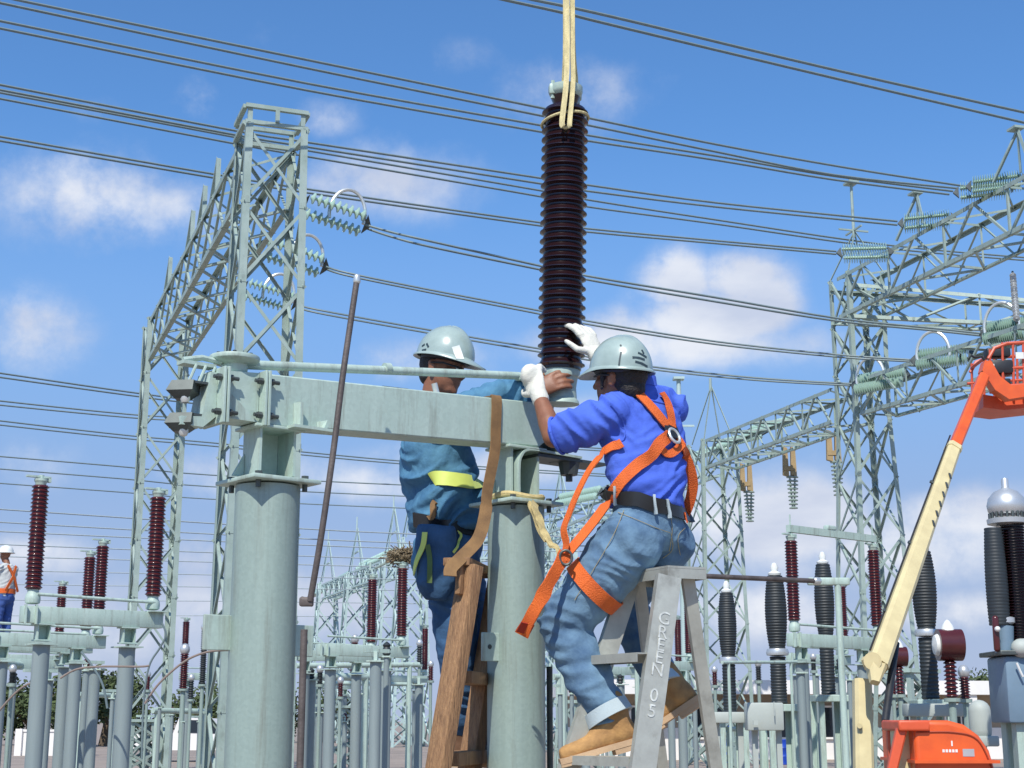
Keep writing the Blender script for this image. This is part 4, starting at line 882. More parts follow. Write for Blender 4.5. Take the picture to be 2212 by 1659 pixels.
for s_, e_, w_, k in ((shl, ell_, wrl, 0), (shr, elr, wrr, 1)): body.cap(s_, .036, lerp(s_, e_, .6), .034, 14); body.cap(lerp(s_, e_, .6), .034, e_, .039, 14); body.cap(e_, .042, lerp(e_, w_, .35), .041, 14); body.cap(lerp(e_, w_, .3), .041, w_, .026, 14)
for h_, k_, a_ in ((hipl, kneel, ankl), (hipr, kneer, ankr)): body.cap(h_, .075, k_, .052, 14); body.cap(k_, .052, lerp(k_, a_, .35), .05, 14); body.cap(lerp(k_, a_, .3), .05, a_, .036, 14)
hlm = MB()
# hands inside gloves: bare shapes merged with the body
hl = (A(1138, 800, 5.86) - wrl); hand(body, wrl, A(1142, 792, 5.86) - wrl, Vector((.5, .8, -.3)), Vector((-.6, -.2, 0)), (25, 35, 25), .86, .0075)
body.cap(wrr, .02, lerp(wrr, A(1250, 712, 6.0), .5), .018)
remesh(body, 'body', .0055, SKIN, m1, 5)
# hair under the helmet
hm = MB(); hm.ell(hp(-.028, 0, .030), (l_, f, u), (.079, .083, .086)); hm.ell(hp(-.050, 0, -.028), (l_, f, u), (.062, .055, .050)); hm.cap(hp(.028, .074, .02), .010, hp(.034, .070, -.035), .007, 8); hm.cap(hp(.028, -.074, .02), .010, hp(.034, -.070, -.035), .007, 8)
remesh(hm, 'hair', .005, HAIR, m1, 3, lambda p, n_: .003 * noise.noise(p * 90))
h1 = helmet(m1, hp(-.004, 0, .044), f, l_, u, .97, .045)
# glasses temple
MB().tube([hp(-.008, .085, .012), hp(.04, .083, .016), hp(.078, .055, .012)], .004, 6).build('spectacles', BLACK, m1)
# shirt
sh = MB()
sh.loft([(lerp(waist, pelv, .30), lf_, fw, .160, .112), (waist + UP * .02, lf_, fw, .163, .114), (lerp(waist, chest, .35), lf_, fw, .172, .120), (lerp(waist, chest, .7), lf_, fw, .186, .124), (chest, lf_, fw, .194, .122), (lerp(chest, neck, .45), lf_, fw, .190, .112), (lerp(chest, neck, .80), lf_, fw, .125, .082), (neck - UP * .012, lf_, fw, .068, .064)], 26)
sh.cap(lerp(shl, neck, .12), .078, lerp(shl, ell_, .55), .073, 18); sh.cap(lerp(shl, ell_, .5), .073, lerp(shl, ell_, .70), .076, 18); sh.cap(lerp(shr, neck, .12), .078, lerp(shr, elr, .9), .068, 18)
sh.cap(lerp(shl, neck, .2), .072, lerp(neck, chest, .25), .08, 16); sh.cap(lerp(shr, neck, .2), .072, lerp(neck, chest, .25), .08, 16)
shirt = remesh(sh, 'shirt', .0065, BLUESH, m1, 9, folds([(pelv, chest, 1.0), (chest, neck, .35), (shl, ell_, .9), (shr, elr, .9)], .0165, 21, 2.2))
cl = MB(); x_, y_, d_ = frame((hd - neck).normalized() * .6 + UP * .6)
for k in range(14):
    a0 = 2 * math.pi * k / 14
cpts = [neck + UP * .018 + lf_ * (.066 * math.cos(a)) + fw * (.060 * math.sin(a)) + UP * (.012 * -math.sin(a)) for a in [R(q) for q in range(110, 431, 16)]]
cl.ribbon(cpts, [(p - neck).normalized() + UP * -.3 for p in cpts], .046, .006); cl.build('collar', BLUESH, shirt)
# sleeve hem ring
q = lerp(shl, ell_, .93); x_, y_, d_ = frame(ell_ - shl); MB().tube([q + x_ * (.070 * math.cos(a)) + y_ * (.070 * math.sin(a)) for a in [R(k) for k in range(0, 361, 18)]], .006, 6).build('sleeve_hem', BLUESH, shirt)
# jeans
jn = MB()
jn.loft([(seat - UP * .005, lf_, fw, .135, .10), (lerp(seat, pelv, .35), lf_, fw, .155, .118), (pelv, lf_, fw, .158, .118), (lerp(pelv, waist, .5), lf_, fw, .153, .110), (lerp(pelv, waist, .78), lf_, fw, .150, .106)], 26)
jn.ell(seat + Vector((.03, .02, .03)), (lf_, fw, UP), (.125, .105, .10))
jn.cap(hipl, .124, lerp(hipl, kneel, .5), .113, 20); jn.cap(lerp(hipl, kneel, .5), .113, kneel, .090, 20); jn.cap(kneel, .086, lerp(kneel, ankl, .4), .088, 20); jn.cap(lerp(kneel, ankl, .4), .088, lerp(kneel, ankl, .9), .074, 20)
jn.cap(hipr, .115, lerp(hipr, kneer, .5), .10, 20); jn.cap(lerp(hipr, kneer, .5), .10, kneer, .082, 20); jn.cap(kneer, .082, lerp(kneer, ankr, .4), .08, 20); jn.cap(lerp(kneer, ankr, .4), .08, lerp(kneer, ankr, .9), .066, 20)
jeans = remesh(jn, 'jeans', .0065, JEANS, m1, 7, folds([(pelv, waist, .35), (hipl, kneel, 1.0), (kneel, ankl, 1.1), (hipr, kneer, .8), (kneer, ankr, .9)], .0165, 19, 5.1))
for k_, a_, r0 in ((kneel, ankl, .079), (kneer, ankr, .070)):
    a, b = lerp(k_, a_, .86), lerp(k_, a_, .985); x_, y_, d_ = frame(b - a); q = MB()
    n = 26; vs = []; fs = []
    for z, r_ in ((0, r0), (0, r0 + .006), (1, r0 + .010), (1, r0 - .004), (.0, r0 - .008)):
        for i in range(n): an = 2 * math.pi * i / n; wv = 1 + .03 * math.sin(an * 3 + z); vs.append(lerp(a, b, z) + x_ * (r_ * wv * math.cos(an)) + y_ * (r_ * wv * math.sin(an)))
    for j in range(4):
        for i in range(n): q2 = (i + 1) % n; fs.append((j * n + i, j * n + q2, (j + 1) * n + q2, (j + 1) * n + i))
    q.add(vs, fs).build('rolled_cuff', CUFF, jeans)
boot(m1, ankl + Vector((.005, -.01, .005)), Vector((-.95, -.12, -.26)), Vector((-.22, 0, 1)), sc=1.04, lace=False)
boot(m1, ankr + Vector((.02, 0, .01)), Vector((-.72, .15, -.48)), UP, sc=1.06, lace=False)
# gloves
gv = MB(); hand(gv, wrl, A(1142, 792, 5.86) - wrl, Vector((.5, .8, -.3)), Vector((-.6, -.2, 0)), (28, 38, 28), 1.10, .0125); gv.cap(wrl + (ell_ - wrl).normalized() * .035, .034, wrl, .034, 14); gv.ell(A(1148, 812, 5.84), (lf_, fw, UP), (.050, .035, .048))
remesh(gv, 'glove', .0045, GLOV, m1, 4, lambda p, n_: .0016 * noise.noise(p * 60))
gv = MB(); hand(gv, wrr, A(1262, 712, 6.0) - wrr, Vector((-.55, .75, -.3)), Vector((-.55, -.1, -.8)), (14, 20, 15), 1.12, .0125, .14, (.4, .2)); gv.cap(wrr + (elr - wrr).normalized() * .04, .036, wrr, .038, 14)
remesh(gv, 'glove', .0045, GLOV, m1, 4, lambda p, n_: .0016 * noise.noise(p * 60))
# belt and harness
sb = [surf(shirt), surf(jeans)]
for px in ([(1335, 1108), (1375, 1125), (1420, 1143), (1447, 1150)], [(1447, 1150), (1452, 1185), (1430, 1205)], [(1447, 1110), (1450, 1150), (1444, 1190)], [(1478, 1140), (1462, 1160), (1468, 1200)], [(1350, 1100), (1330, 1150), (1290, 1220), (1240, 1300)]):
    strap_on(sb, px, 5.45, .0022, 'seam', SEAM, jeans, .0015, .0015, 5)
for px in ([(1318, 870), (1345, 905), (1350, 945), (1325, 965)], [(1392, 862), (1430, 872), (1470, 880)]): strap_on(sb, px, 5.45, .004, 'seam', BLUESH, shirt, .002, .001, 5)
belt = strap_on(sb, [(1308, 1062), (1325, 1070), (1370, 1078), (1430, 1094), (1480, 1112), (1492, 1116)], (5.40, 5.62), .052, 'belt', LEATH, m1, .006, .006)
for (x, y) in ((1335, 1071), (1412, 1092), (1440, 1100)):
    strap_on(sb, [(x - 1, y - 22), (x, y), (x + 1, y + 22)], 5.45, .009, 'belt_loop', CUFF, belt, .012, .006, 3)
hz_ = thing('safety_harness', A(1440, 940, 5.55), None, None) if False else None
def hs_(px, Y, wd, nm='harness_strap', th=.005, out=.008, face=Vector((-.3, -1, .1))): return strap_on(sb, px, Y, wd, nm, ORAN, m1, th, out, 7, face)
hs_([(1362, 836), (1380, 858), (1410, 890), (1438, 925)], 5.45, .042); hs_([(1424, 852), (1436, 870), (1444, 900), (1446, 925)], 5.5, .040)
hs_([(1440, 940), (1410, 975), (1378, 1005), (1345, 1040), (1318, 1080)], 5.42, .046); hs_([(1456, 945), (1475, 975), (1490, 1010), (1497, 1045), (1493, 1075), (1484, 1102), (1474, 1120)], (5.45, 5.6), .040)
hs_([(1415, 955), (1440, 985), (1470, 962)], 5.42, .030)
hs_([(1318, 1080), (1290, 1120), (1258, 1160), (1228, 1196), (1214, 1214)], (5.36, 5.30), .040, face=Vector((-.5, -.8, .3)))
hs_([(1345, 958), (1318, 972), (1294, 992), (1272, 1022), (1248, 1070), (1230, 1115), (1220, 1145), (1226, 1175), (1220, 1200)], (5.36, 5.30), .034, face=Vector((-.8, -.5, .1)))
tl_ = spline([at(1222, 1195, 5.30), at(1203, 1228, 5.27), at(1184, 1262, 5.25), at(1168, 1296, 5.26), at(1148, 1332, 5.29), at(1127, 1371, 5.34)], 6)
tw_ = MB().ribbon(tl_, [Vector((.15 + .75 * math.sin(i * .20), -1, .25 * math.cos(i * .3))) for i in range(len(tl_))], [.050 + .003 * math.sin(i * .9) for i in range(len(tl_))], .005).build('strap_tail', ORAN, m1)
MB().ribbon([q + Vector((.0, -.004, 0)) for q in tl_[-5:-1]], [Vector((.4, -1, 0))] * 4, .051, .004).build('stitched_end', mat('dark_red_stitching', (.35, .03, .01), .8), tw_)
cT = lerp(hipl, kneel, .52); xT, yT, dT = frame((kneel - hipl) + Vector((0, 0, .06))); bj = surf(jeans); rp = []; rn = []
for k in range(37):
    a = R(k * 10); dv = xT * math.cos(a) + yT * math.sin(a); h = bj.ray_cast(cT + dv * .35, -dv)
    r_ = (h[0] - cT).length if h[0] is not None and (h[0] - cT).length < .2 else .125
    rp.append(cT + dv * (r_ + .007)); rn.append(dv)
rp = [(rp[(k - 1) % 36] + rp[k] + rp[(k + 1) % 36]) / 3 for k in range(36)]; rp.append(rp[0]); rn[36] = rn[0]
MB().ribbon(rp, rn, .056, .005).build('thigh_strap', ORAN, m1)
q, qn = cast(sb, 1446, 932, .012); x_, y_, d_ = frame(qn)
MB().box(q, (.075, .070, .006), (x_, y_, qn), .003).build('back_plate', LEATH, m1); rg = MB(); rg.tube([q + qn * .014 - UP * .03 + x_ * (.026 * math.cos(a)) + y_ * (.030 * math.sin(a)) for a in [R(k) for k in range(0, 361, 24)]], .006, 8); rg.build('steel_ring', BOLT, m1)
q = at(1222, 1205, 5.29); rg = MB(); rg.tube([q + Vector((.022 * math.cos(a), -.01, .026 * math.sin(a))) for a in [R(k) for k in range(0, 361, 24)]], .005, 8); rg.build('buckle', DARKST, m1)
# dark marks on the helmet
def mark_on(o, strokes, mt, name, Yc, wd=.008):
    b_ = [surf(o)]; mm = MB()
    for st in strokes:
        pp = []; nn_ = []
        for (x, y) in st:
            h = cast(b_, x, y, .0012)
            if h: pp.append(h[0]); nn_.append(h[1])
        if len(pp) > 1: mm.ribbon(pp, nn_, wd, .001)
    if mm.v: return mm.build(name, mt, o)
mark_on(h1, [[(1366, 772), (1380, 773), (1392, 777)], [(1372, 784 - 3), (1386, 785), (1398, 792)], [(1378, 762), (1390, 768), (1396, 772)], [(1386, 756), (1390, 764)]], HMARK, 'helmet_lettering', 5.4)
mark_on(h1, [[(1340, 745), (1342, 748)], [(1342, 760), (1339, 775), (1337, 790)]], HMARK, 'helmet_rivet', 5.4, .006)

# ------------------------------------------------ man in denim jacket behind the beam
D2 = -.12
def A2(x, y, Y): return at(x, y, Y + D2)
m2 = thing('person', A2(1000, 1625, 6.1), 'man in teal denim jacket standing behind the beam, face hidden under the tube', 'person', None)
fw2 = Vector((.97, -.1, 0)).normalized(); rt2 = Vector((.1, .97, 0)).normalized() * -1
neck = A2(932, 890, 6.10); chest = A2(945, 975, 6.1); waist = A2(968, 1105, 6.1); pelv = A2(975, 1180, 6.1)
shn, shf = A2(940, 915, 5.93), A2(945, 912, 6.27)
eln, wrn = A2(1052, 868, 5.90), A2(1150, 848, 5.90); elf, wrf = A2(1060, 905, 6.28), A2(1132, 875, 6.12)
hn, kn, an_ = A2(975, 1195, 6.0), A2(985, 1395, 5.98), A2(1000, 1575, 6.1); hf2, kf, af = A2(980, 1195, 6.2), A2(1035, 1390, 6.12), A2(1040, 1570, 6.2)
hd2 = A2(957, 800, 6.08); body = MB(); f, l_, u, hp = head(body, hd2, Vector((.86, -.50, -.20)), Vector((.18, -.05, 1)), 1.0)
body.cap(hp(-.02, 0, -.04), .052, neck, .056, 16)
body.loft([(pelv, rt2, fw2, .14, .10), (waist, rt2, fw2, .13, .10), (chest, rt2, fw2, .155, .11), (lerp(chest, neck, .6), rt2, fw2, .14, .09), (neck, rt2, fw2, .05, .05)], 20)
for s_, e_, w_ in ((shn, eln, wrn), (shf, elf, wrf)): body.cap(s_, .048, e_, .040, 14); body.cap(e_, .042, w_, .027, 14)
for h_, k_, a_ in ((hn, kn, an_), (hf2, kf, af)): body.cap(h_, .072, k_, .05, 14); body.cap(k_, .05, a_, .036, 14)
hand(body, wrn, A2(1222, 812, 5.88) - wrn, Vector((.2, .9, -.15)), Vector((-.2, -.1, 1)), (14, 22, 18), 1.05, .0095, .14)
hand(body, wrf, A2(1200, 850, 6.02) - wrf, Vector((.1, -.5, -.8)), Vector((0, -.5, .6)), (25, 30, 22), 1.0, .009)
remesh(body, 'body', .0055, SKIN, m2, 5)
hm = MB(); hm.ell(hp(-.028, 0, .028), (l_, f, u), (.079, .083, .086)); hm.ell(hp(-.055, 0, -.03), (l_, f, u), (.060, .045, .045)); remesh(hm, 'hair', .005, HAIR, m2, 3)
for s_ in (-1, 1): MB().ell(hp(.088, s_ * .030, .008), (l_, f, u), (.0095, .005, .006), 10, 6).build('eye', WHITEP, m2)
MB().tube([hp(-.008, -.085, .012), hp(.05, -.082, .016), hp(.096, -.05, .010), hp(.102, -.02, .010)], .0042, 6).build('spectacles', BLACK, m2)
h2 = helmet(m2, hp(-.002, 0, .053), f, l_, u, 1.0, .062)
mark_on(h2, [[(912, 748), (918, 744)], [(922, 742), (926, 750)], [(911, 768), (918, 769)], [(924, 768), (930, 768)], [(936, 766), (940, 767)], [(912, 757), (921, 755)]], HMARK, 'helmet_lettering', 5.9, .008)
mark_on(h2, [[(984, 748), (989, 762), (994, 776)]], WHITEP, 'helmet_sticker', 5.9, .034)
jk = MB()
jk.loft([(lerp(waist, pelv, .55), rt2, fw2, .178, .158), (waist, rt2, fw2, .182, .158), (lerp(waist, chest, .5), rt2, fw2, .195, .158), (chest, rt2, fw2, .200, .150), (lerp(chest, neck, .5), rt2, fw2, .180, .115), (neck, rt2, fw2, .075, .072)], 26)
jk.cap(shn, .080, lerp(shn, eln, .5), .078, 18); jk.cap(lerp(shn, eln, .5), .078, eln, .074, 18); jk.cap(eln, .074, lerp(eln, wrn, .82), .058, 18); jk.cap(shf, .078, elf, .068, 16); jk.cap(elf, .068, lerp(elf, wrf, .85), .055, 16)
jacket = remesh(jk, 'jacket', .0065, TEALJ, m2, 7, folds([(pelv, chest, 1.3), (chest, neck, .6), (shn, eln, 1.1), (eln, wrn, 1.2), (shf, elf, 1), (elf, wrf, 1)], .019, 19, 8.3))
tr = MB(); tr.loft([(pelv - UP * .05, rt2, fw2, .15, .12), (pelv, rt2, fw2, .165, .13), (lerp(pelv, waist, .6), rt2, fw2, .162, .13)], 24)
tr.cap(hn, .112, lerp(hn, kn, .5), .098, 18); tr.cap(lerp(hn, kn, .5), .098, kn, .08, 18); tr.cap(kn, .08, lerp(kn, an_, .9), .066, 18); tr.cap(hf2, .105, kf, .08, 18); tr.cap(kf, .08, lerp(kf, af, .9), .066, 18)
trou = remesh(tr, 'trousers', .007, NAVY, m2, 7, folds([(hn, kn, 1), (kn, an_, 1), (hf2, kf, 1), (kf, af, 1)], .016, 19, 1.3))
boot(m2, an_ + Vector((0, 0, -.03)), Vector((.85, -.45, -.05)), UP, m=BOOTD, sm=SOLE, sc=1.0, lace=False); boot(m2, af + Vector((0, 0, -.03)), Vector((.9, -.3, -.05)), UP, m=BOOTD, sm=SOLE, lace=False)
sb2 = [surf(jacket), surf(trou)]
strap_on(sb2, [(932, 1033), (960, 1035), (1000, 1040), (1040, 1046)], 5.8, .058, 'reflective_band', LIME, m2, .004, .006)
strap_on(sb2, [(898, 1120), (930, 1130), (970, 1140), (1046, 1150)], 5.8, .060, 'waist_belt', LEATH, m2, .008, .006)
# tool pouch and harness bits
pc_ = MB(); q, qn = cast(sb2, 950, 1190, .03); q = Vector(q)
pc_.loft([(q + UP * .10, Vector((1, 0, 0)), Vector((0, 1, 0)), .07, .045), (q + UP * .02, Vector((1, 0, 0)), Vector((0, 1, 0)), .085, .06), (q - UP * .12, Vector((1, .1, 0)), Vector((0, 1, 0)), .075, .06), (q - UP * .19, Vector((1, 0, 0)), Vector((0, 1, 0)), .04, .04)], 18)
pouch = remesh(pc_, 'tool_pouch', .006, NAVY, m2, 5, lambda p, n_: .012 * noise.noise(p * 14))
sb3 = [surf(pouch), surf(jacket), surf(trou)]
strap_on(sb3, [(921, 1150), (917, 1180), (906, 1210), (900, 1240)], 5.75, .022, 'lime_cord', LIME, m2, .004, .008); strap_on(sb3, [(985, 1150), (995, 1160), (985, 1178), (975, 1195)], 5.75, .010, 'lime_cord', LIME, m2, .003, .008)
strap_on(sb3, [(945, 1085), (940, 1105), (932, 1125)], 5.8, .022, 'tool_handle', STRAP, m2, .014, .012); strap_on(sb3, [(925, 1175), (930, 1215), (928, 1260)], 5.75, .020, 'lime_cord', mat('dull_green_cord', (.10, .16, .05), .8), m2, .004, .008)
# flap of jacket hanging at left
fl_ = MB(); q = A2(935, 1215, 5.98); fl_.loft([(q + UP * .09, Vector((1, 0, 0)), Vector((0, 1, 0)), .07, .09), (q, Vector((1, 0, 0)), Vector((0, 1, 0)), .075, .10), (q - UP * .09 + Vector((.02, 0, 0)), Vector((1, 0, 0)), Vector((0, 1, 0)), .058, .09), (q - UP * .15 + Vector((.05, 0, 0)), Vector((1, 0, 0)), Vector((0, 1, 0)), .02, .05)], 20)
remesh(fl_, 'hanging_jacket_flap', .006, TEALJ, m2, 4, lambda p, n_: .02 * (1 - 2.2 * abs(noise.noise(Vector((p.x * 16, p.y * 12, p.z * 5))))))

# ------------------------------------------------ small worker on the platform at the far left
m3 = thing('person', at(2, 1408, 25.6), 'distant worker in white helmet, grey shirt and orange harness at the far left edge', 'person', None)
b0_ = at(2, 1408, 25.6); f3 = Vector((-.9, .4, 0)).normalized(); l3 = Vector((-.4, -.9, 0)).normalized()
g3 = lambda a, b, z: b0_ + f3 * a + l3 * b + UP * z
body = MB(); head(body, g3(.06, 0, 1.64), f3 + UP * -.3, UP); body.cap(g3(.03, 0, 1.55), .05, g3(0, 0, 1.44), .06); body.loft([(g3(0, 0, .95), l3, f3, .13, .1), (g3(0, 0, 1.2), l3, f3, .14, .1), (g3(0, 0, 1.42), l3, f3, .15, .09)], 16)
for s_ in (-1, 1): body.cap(g3(0, .19 * s_, 1.4), .045, g3(.1, .24 * s_, 1.14), .04); body.cap(g3(.1, .24 * s_, 1.14), .04, g3(.34, .12 * s_, 1.18), .03); hand(body, g3(.34, .12 * s_, 1.18), f3, -UP, l3 * -s_, (20, 25, 20)); body.cap(g3(0, .1 * s_, .95), .07, g3(.04, .11 * s_, .5), .05); body.cap(g3(.04, .11 * s_, .5), .05, g3(0, .12 * s_, .08), .035)
remesh(body, 'body', .01, SKIN, m3, 3)
t_ = MB(); t_.loft([(g3(0, 0, .92), l3, f3, .17, .13), (g3(0, 0, 1.2), l3, f3, .19, .14), (g3(0, 0, 1.42), l3, f3, .17, .11), (g3(.01, 0, 1.5), l3, f3, .07, .07)], 18)
for s_ in (-1, 1): t_.cap(g3(0, .18 * s_, 1.41), .07, g3(.09, .235 * s_, 1.17), .062)
remesh(t_, 'shirt', .012, mat('pale_grey_shirt', (.50, .52, .50), .9), m3, 4, folds([(g3(0, 0, .9), g3(0, 0, 1.4), 1)], .012, 14))
t_ = MB(); t_.cap(g3(0, 0, .93), .15, g3(0, 0, 1.0), .15)
for s_ in (-1, 1): t_.cap(g3(0, .09 * s_, .92), .1, g3(.04, .11 * s_, .5), .08); t_.cap(g3(.04, .11 * s_, .5), .08, g3(0, .12 * s_, .1), .07)
remesh(t_, 'jeans', .012, mat('dark_blue_jeans', (.05, .10, .30), .9), m3, 4, folds([(g3(0, .1, .9), g3(0, .1, .1), 1), (g3(0, -.1, .9), g3(0, -.1, .1), 1)], .012, 14))
m = MB(); m.loft([(g3(0, 0, .98), l3, f3, .19, .15), (g3(0, 0, 1.06), l3, f3, .19, .15)], 20)
for s_ in (-1, 1): m.ribbon([g3(-.13, .15 * s_, 1.02), g3(-.155, .02 * s_, 1.25), g3(-.10, -.10 * s_, 1.46)], -f3, .05, .01); m.ribbon([g3(.14, .12 * s_, 1.02), g3(.155, .08 * s_, 1.3), g3(.08, .09 * s_, 1.48)], f3, .05, .01)
m.build('safety_harness', ORAN, m3)
c = g3(.05, 0, 1.69); n = 20; vs = []; fs = []
m = MB(); m.lathe(c, UP, [(.15, -.01), (.15, 0), (.125, .005), (.12, .05), (.09, .10), (.04, .125), (0, .13)], 20); m.build('hard_hat', WHITEP, m3)
for s_ in (-1, 1): boot(m3, g3(0, .12 * s_, .115), f3, UP, m=BOOT, lace=False)
# ================================================================ switchyard equipment
MESH = {}
def shared(key, fn, m, smooth=40):
    if key not in MESH: mb = MB(); fn(mb); MESH[key] = mb.mesh(key.split('#')[0], m, Vector((0, 0, 0)), smooth)
    return MESH[key]
def put(name, me, parent, loc=(0, 0, 0), rot=0):
    o = bpy.data.objects.new(name, me); col.objects.link(o); o.parent = parent; o.location = loc; o.rotation_euler = (0, 0, rot); return o
def f_ins(mb): sheds(mb, (0, 0, 0), UP, .092, 26, 1.10, .80, 20)
def f_cap(mb):
    mb.lathe((0, 0, 1.10), UP, [(.055, 0), (.06, .03), (.07, .045), (.07, .07), (.03, .075), (.03, .11), (0, .112)], 14); mb.box((-.03, 0, 1.19), (.26, .05, .02)); mb.box((.09, 0, 1.165), (.03, .05, .05))
def f_base(mb): mb.lathe((0, 0, -.15), UP, [(.05, 0), (.075, .01), (.08, .05), (.075, .09), (.06, .12), (.06, .15)], 16)
def f_col(mb, h=2.30): mb.lathe((0, 0, 0), UP, [(.088, 0), (.088, h)], 24)
def post_ins(parent, loc, name='post_insulator', sc=1.0, m=PORCR, part=True):
    """ribbed porcelain with its cap and base; part of a switch"""
    o = put(name, shared('ribbed_porcelain#' + m.name, f_ins, m, 50), parent, loc); o.scale = (sc, sc, sc)
    put('top_cap', shared('top_cap', f_cap, GALV, 30), o); put('base_fitting', shared('base_fitting', f_base, GALV, 30), o); return o
def switch(x0, Y0, lab, ins=(1, 1), zb=2.80, m=PORCR, h=1.48, ang=None, arm=False, zoff=0, extra=True):
    """vertical-break style switch; left insulator axis at pixel column x0 at depth Y0"""
    q = at(x0, 1500, Y0); q.z = 0
    t = thing('disconnect_switch', q, lab, 'switch', 'background disconnect switches')
    a = ang if ang is not None else math.atan2(e.y, e.x); t.rotation_euler = (0, 0, a)
    H = zb - .02
    for x in (.13, h * .80):
        c = put('pipe_column', shared('pipe_column#%g' % zb, lambda mb: f_col(mb, H - .42), POSTM), t, (x, 0, 0))
        put('cap_plate', shared('cap_plate#%g' % zb, lambda mb: (mb.box((0, 0, H - .412), (.26, .26, .014)), mb.box((0, 0, H - .37), (.17, .14, .014)), mb.box((0, .05, H - .29), (.14, .01, .15)), mb.box((-.065, 0, H - .29), (.01, .10, .15)), mb.box((.065, 0, H - .29), (.01, .10, .15)), mb.box((0, 0, H - .205), (.2, .15, .014))), GALV, 0), c)
    mb = MB(); mb.box((h / 2, 0, H - .11), (h + .22, .12, .175), bev=.006); put('box_beam', shared('box_beam#%g%g' % (zb, h), lambda k: k.add(mb.v, mb.f), GALV, 30), t)
    mb2 = MB(); mb2.cyl((.02, -.06, H + .10), (h, -.06, H + .08), .018, n=10); put('linkage_tube', shared('linkage_tube#%g%g' % (zb, h), lambda k: k.add(mb2.v, mb2.f), GALV), t)
    if extra:
        def brk(k):
            k.box((h + .02, -.05, H - .02), (.2, .16, .012))
        for xx in (-.095, .02): put('flange_plate', shared('flange_plate#', lambda k: k.box((0, 0, 0), (.012, .06, .20)), GALV, 20), t, (xx, -.07, H - .11))
        put('bracket_plate', shared('bracket_plate#%g%g' % (zb, h), brk, GALV, 20), t)
    for k, x in ((0, .0), (1, h)):
        if ins[k]: post_ins(t, (x, 0, H + .15), 'post_insulator', 1.0, m)
    if arm:
        mb3 = MB(); mb3.box((h / 2, 0, H + 1.42), (h + .1, .07, .10)); mb3.box((h * .47, 0, H + 1.50), (.2, .09, .07), bev=.02); mb3.cyl((0, 0, H + 1.36), (0, 0, H + 1.62), .012, n=6); mb3.cyl((h, 0, H + 1.36), (h, 0, H + 1.62), .012, n=6); mb3.build('contact_arm', GALV, None, 20, off=Vector((0, 0, 0))).parent = t
    return t
switch(56, 15.6, 'switch frame at lower left with two tall maroon insulators, the nearest one there', h=1.36)
switch(-23, 20.3, 'switch with its right insulator behind the beam of the nearest left switch', ins=(0, 1))
switch(-35, 21.8, 'switch whose insulator shows second from left behind the near left switch', ins=(0, 1))
switch(-54, 26.9, 'small far switch with short maroon insulator right of the worker at left edge', ins=(0, 1))
switch(-75, 24.2, 'switch frame the distant worker at the left edge stands on', ins=(0, 0), zb=2.62)
switch(697, 23.5, 'switch with dark red insulator under the brown twiggy bundle', ins=(0, 1))
switch(642, 25.5, 'switch whose insulator stands left of the brown twiggy bundle', ins=(0, 1))
switch(677, 48.6, 'tiny far switch with one maroon insulator between rod and twiggy bundle', ins=(0, 1))
switch(819, 40.0, 'far switch with one insulator just left of the wooden ladder', ins=(0, 1), m=PORCR)
switch(1722, 20.6, 'switch left of the cream boom, two red insulators joined by an arm on top', arm=True, h=1.85)
switch(1715, 26.9, 'switch with single red insulator just left of the right lattice tower base', ins=(0, 1))
switch(1374, 36.3, 'switch with one red insulator seen right of the stepladder', ins=(0, 1)); switch(1400, 30, 'far switch with thin red insulator seen between the stepladder rails', ins=(0, 1), h=1.2)
switch(1255, 33, 'far switch seen between right pipe column and seated man', ins=(0, 1), h=1.5); switch(395, 38, 'far switch with two thin dark insulators between the tower legs', ins=(1, 1))
# arm and nest bundle
q = at(872, 1200, 24.6)
m = MB(); rnd = random.Random(3)
for k in range(420):
    c = q + Vector((rnd.gauss(0, .11), rnd.gauss(0, .09), rnd.gauss(0, .055))); d = Vector((rnd.gauss(0, 1), rnd.gauss(0, 1), rnd.gauss(0, .35))).normalized() * rnd.uniform(.06, .16); m.cyl(c - d, c + d, rnd.uniform(.005, .011), n=4)
solo(m, 'twig_nest', NEST, 'brown twiggy bundle sitting on top of a background switch arm', 'nest', base=q)
qa, qb = at(800, 1232, 25.6), at(850, 1208, 24.9); m = MB(); d = (qb - qa).normalized(); m.box((qa + qb) / 2, (.5, .09, .07), (d, Vector((0, 1, 0)), d.cross(Vector((0, 1, 0)))), .01); m.cyl(qb + Vector((.02, 0, .02)), qb + Vector((.02, 0, .12)), .03, n=10); m.cyl(qa, qa + Vector((0, 0, .14)), .02, n=8)
solo(m, 'contact_arm', GALV, 'slanting grey contact arm reaching up to the twiggy bundle', 'contact arm')
# long dark tube from the stepladder top to the right
qa, qb = at(1490, 1243, 9.2), at(1762, 1255, 9.8); tt = thing('busbar_tube', qa, 'long dark horizontal tube running right from the stepladder top', 'tube'); MB().cyl(qa, qb, .016, n=12).build('tube', RUST, tt); MB().cap(qb, .026, qb + (qb - qa).normalized() * .02, .026, 12).build('end_ball', BOLT, tt)
z = at(1770, 1256, 9.9); m = MB(); m.cyl(Vector((z.x + .12, z.y, 0)), Vector((z.x + .12, z.y, z.z - .02)), .022, n=10); m.box(z + Vector((.06, 0, 0)), (.28, .05, .05), bev=.01)
solo(m, 'tube_support', GALV, 'thin grey post holding the right end of the long dark tube', 'post')

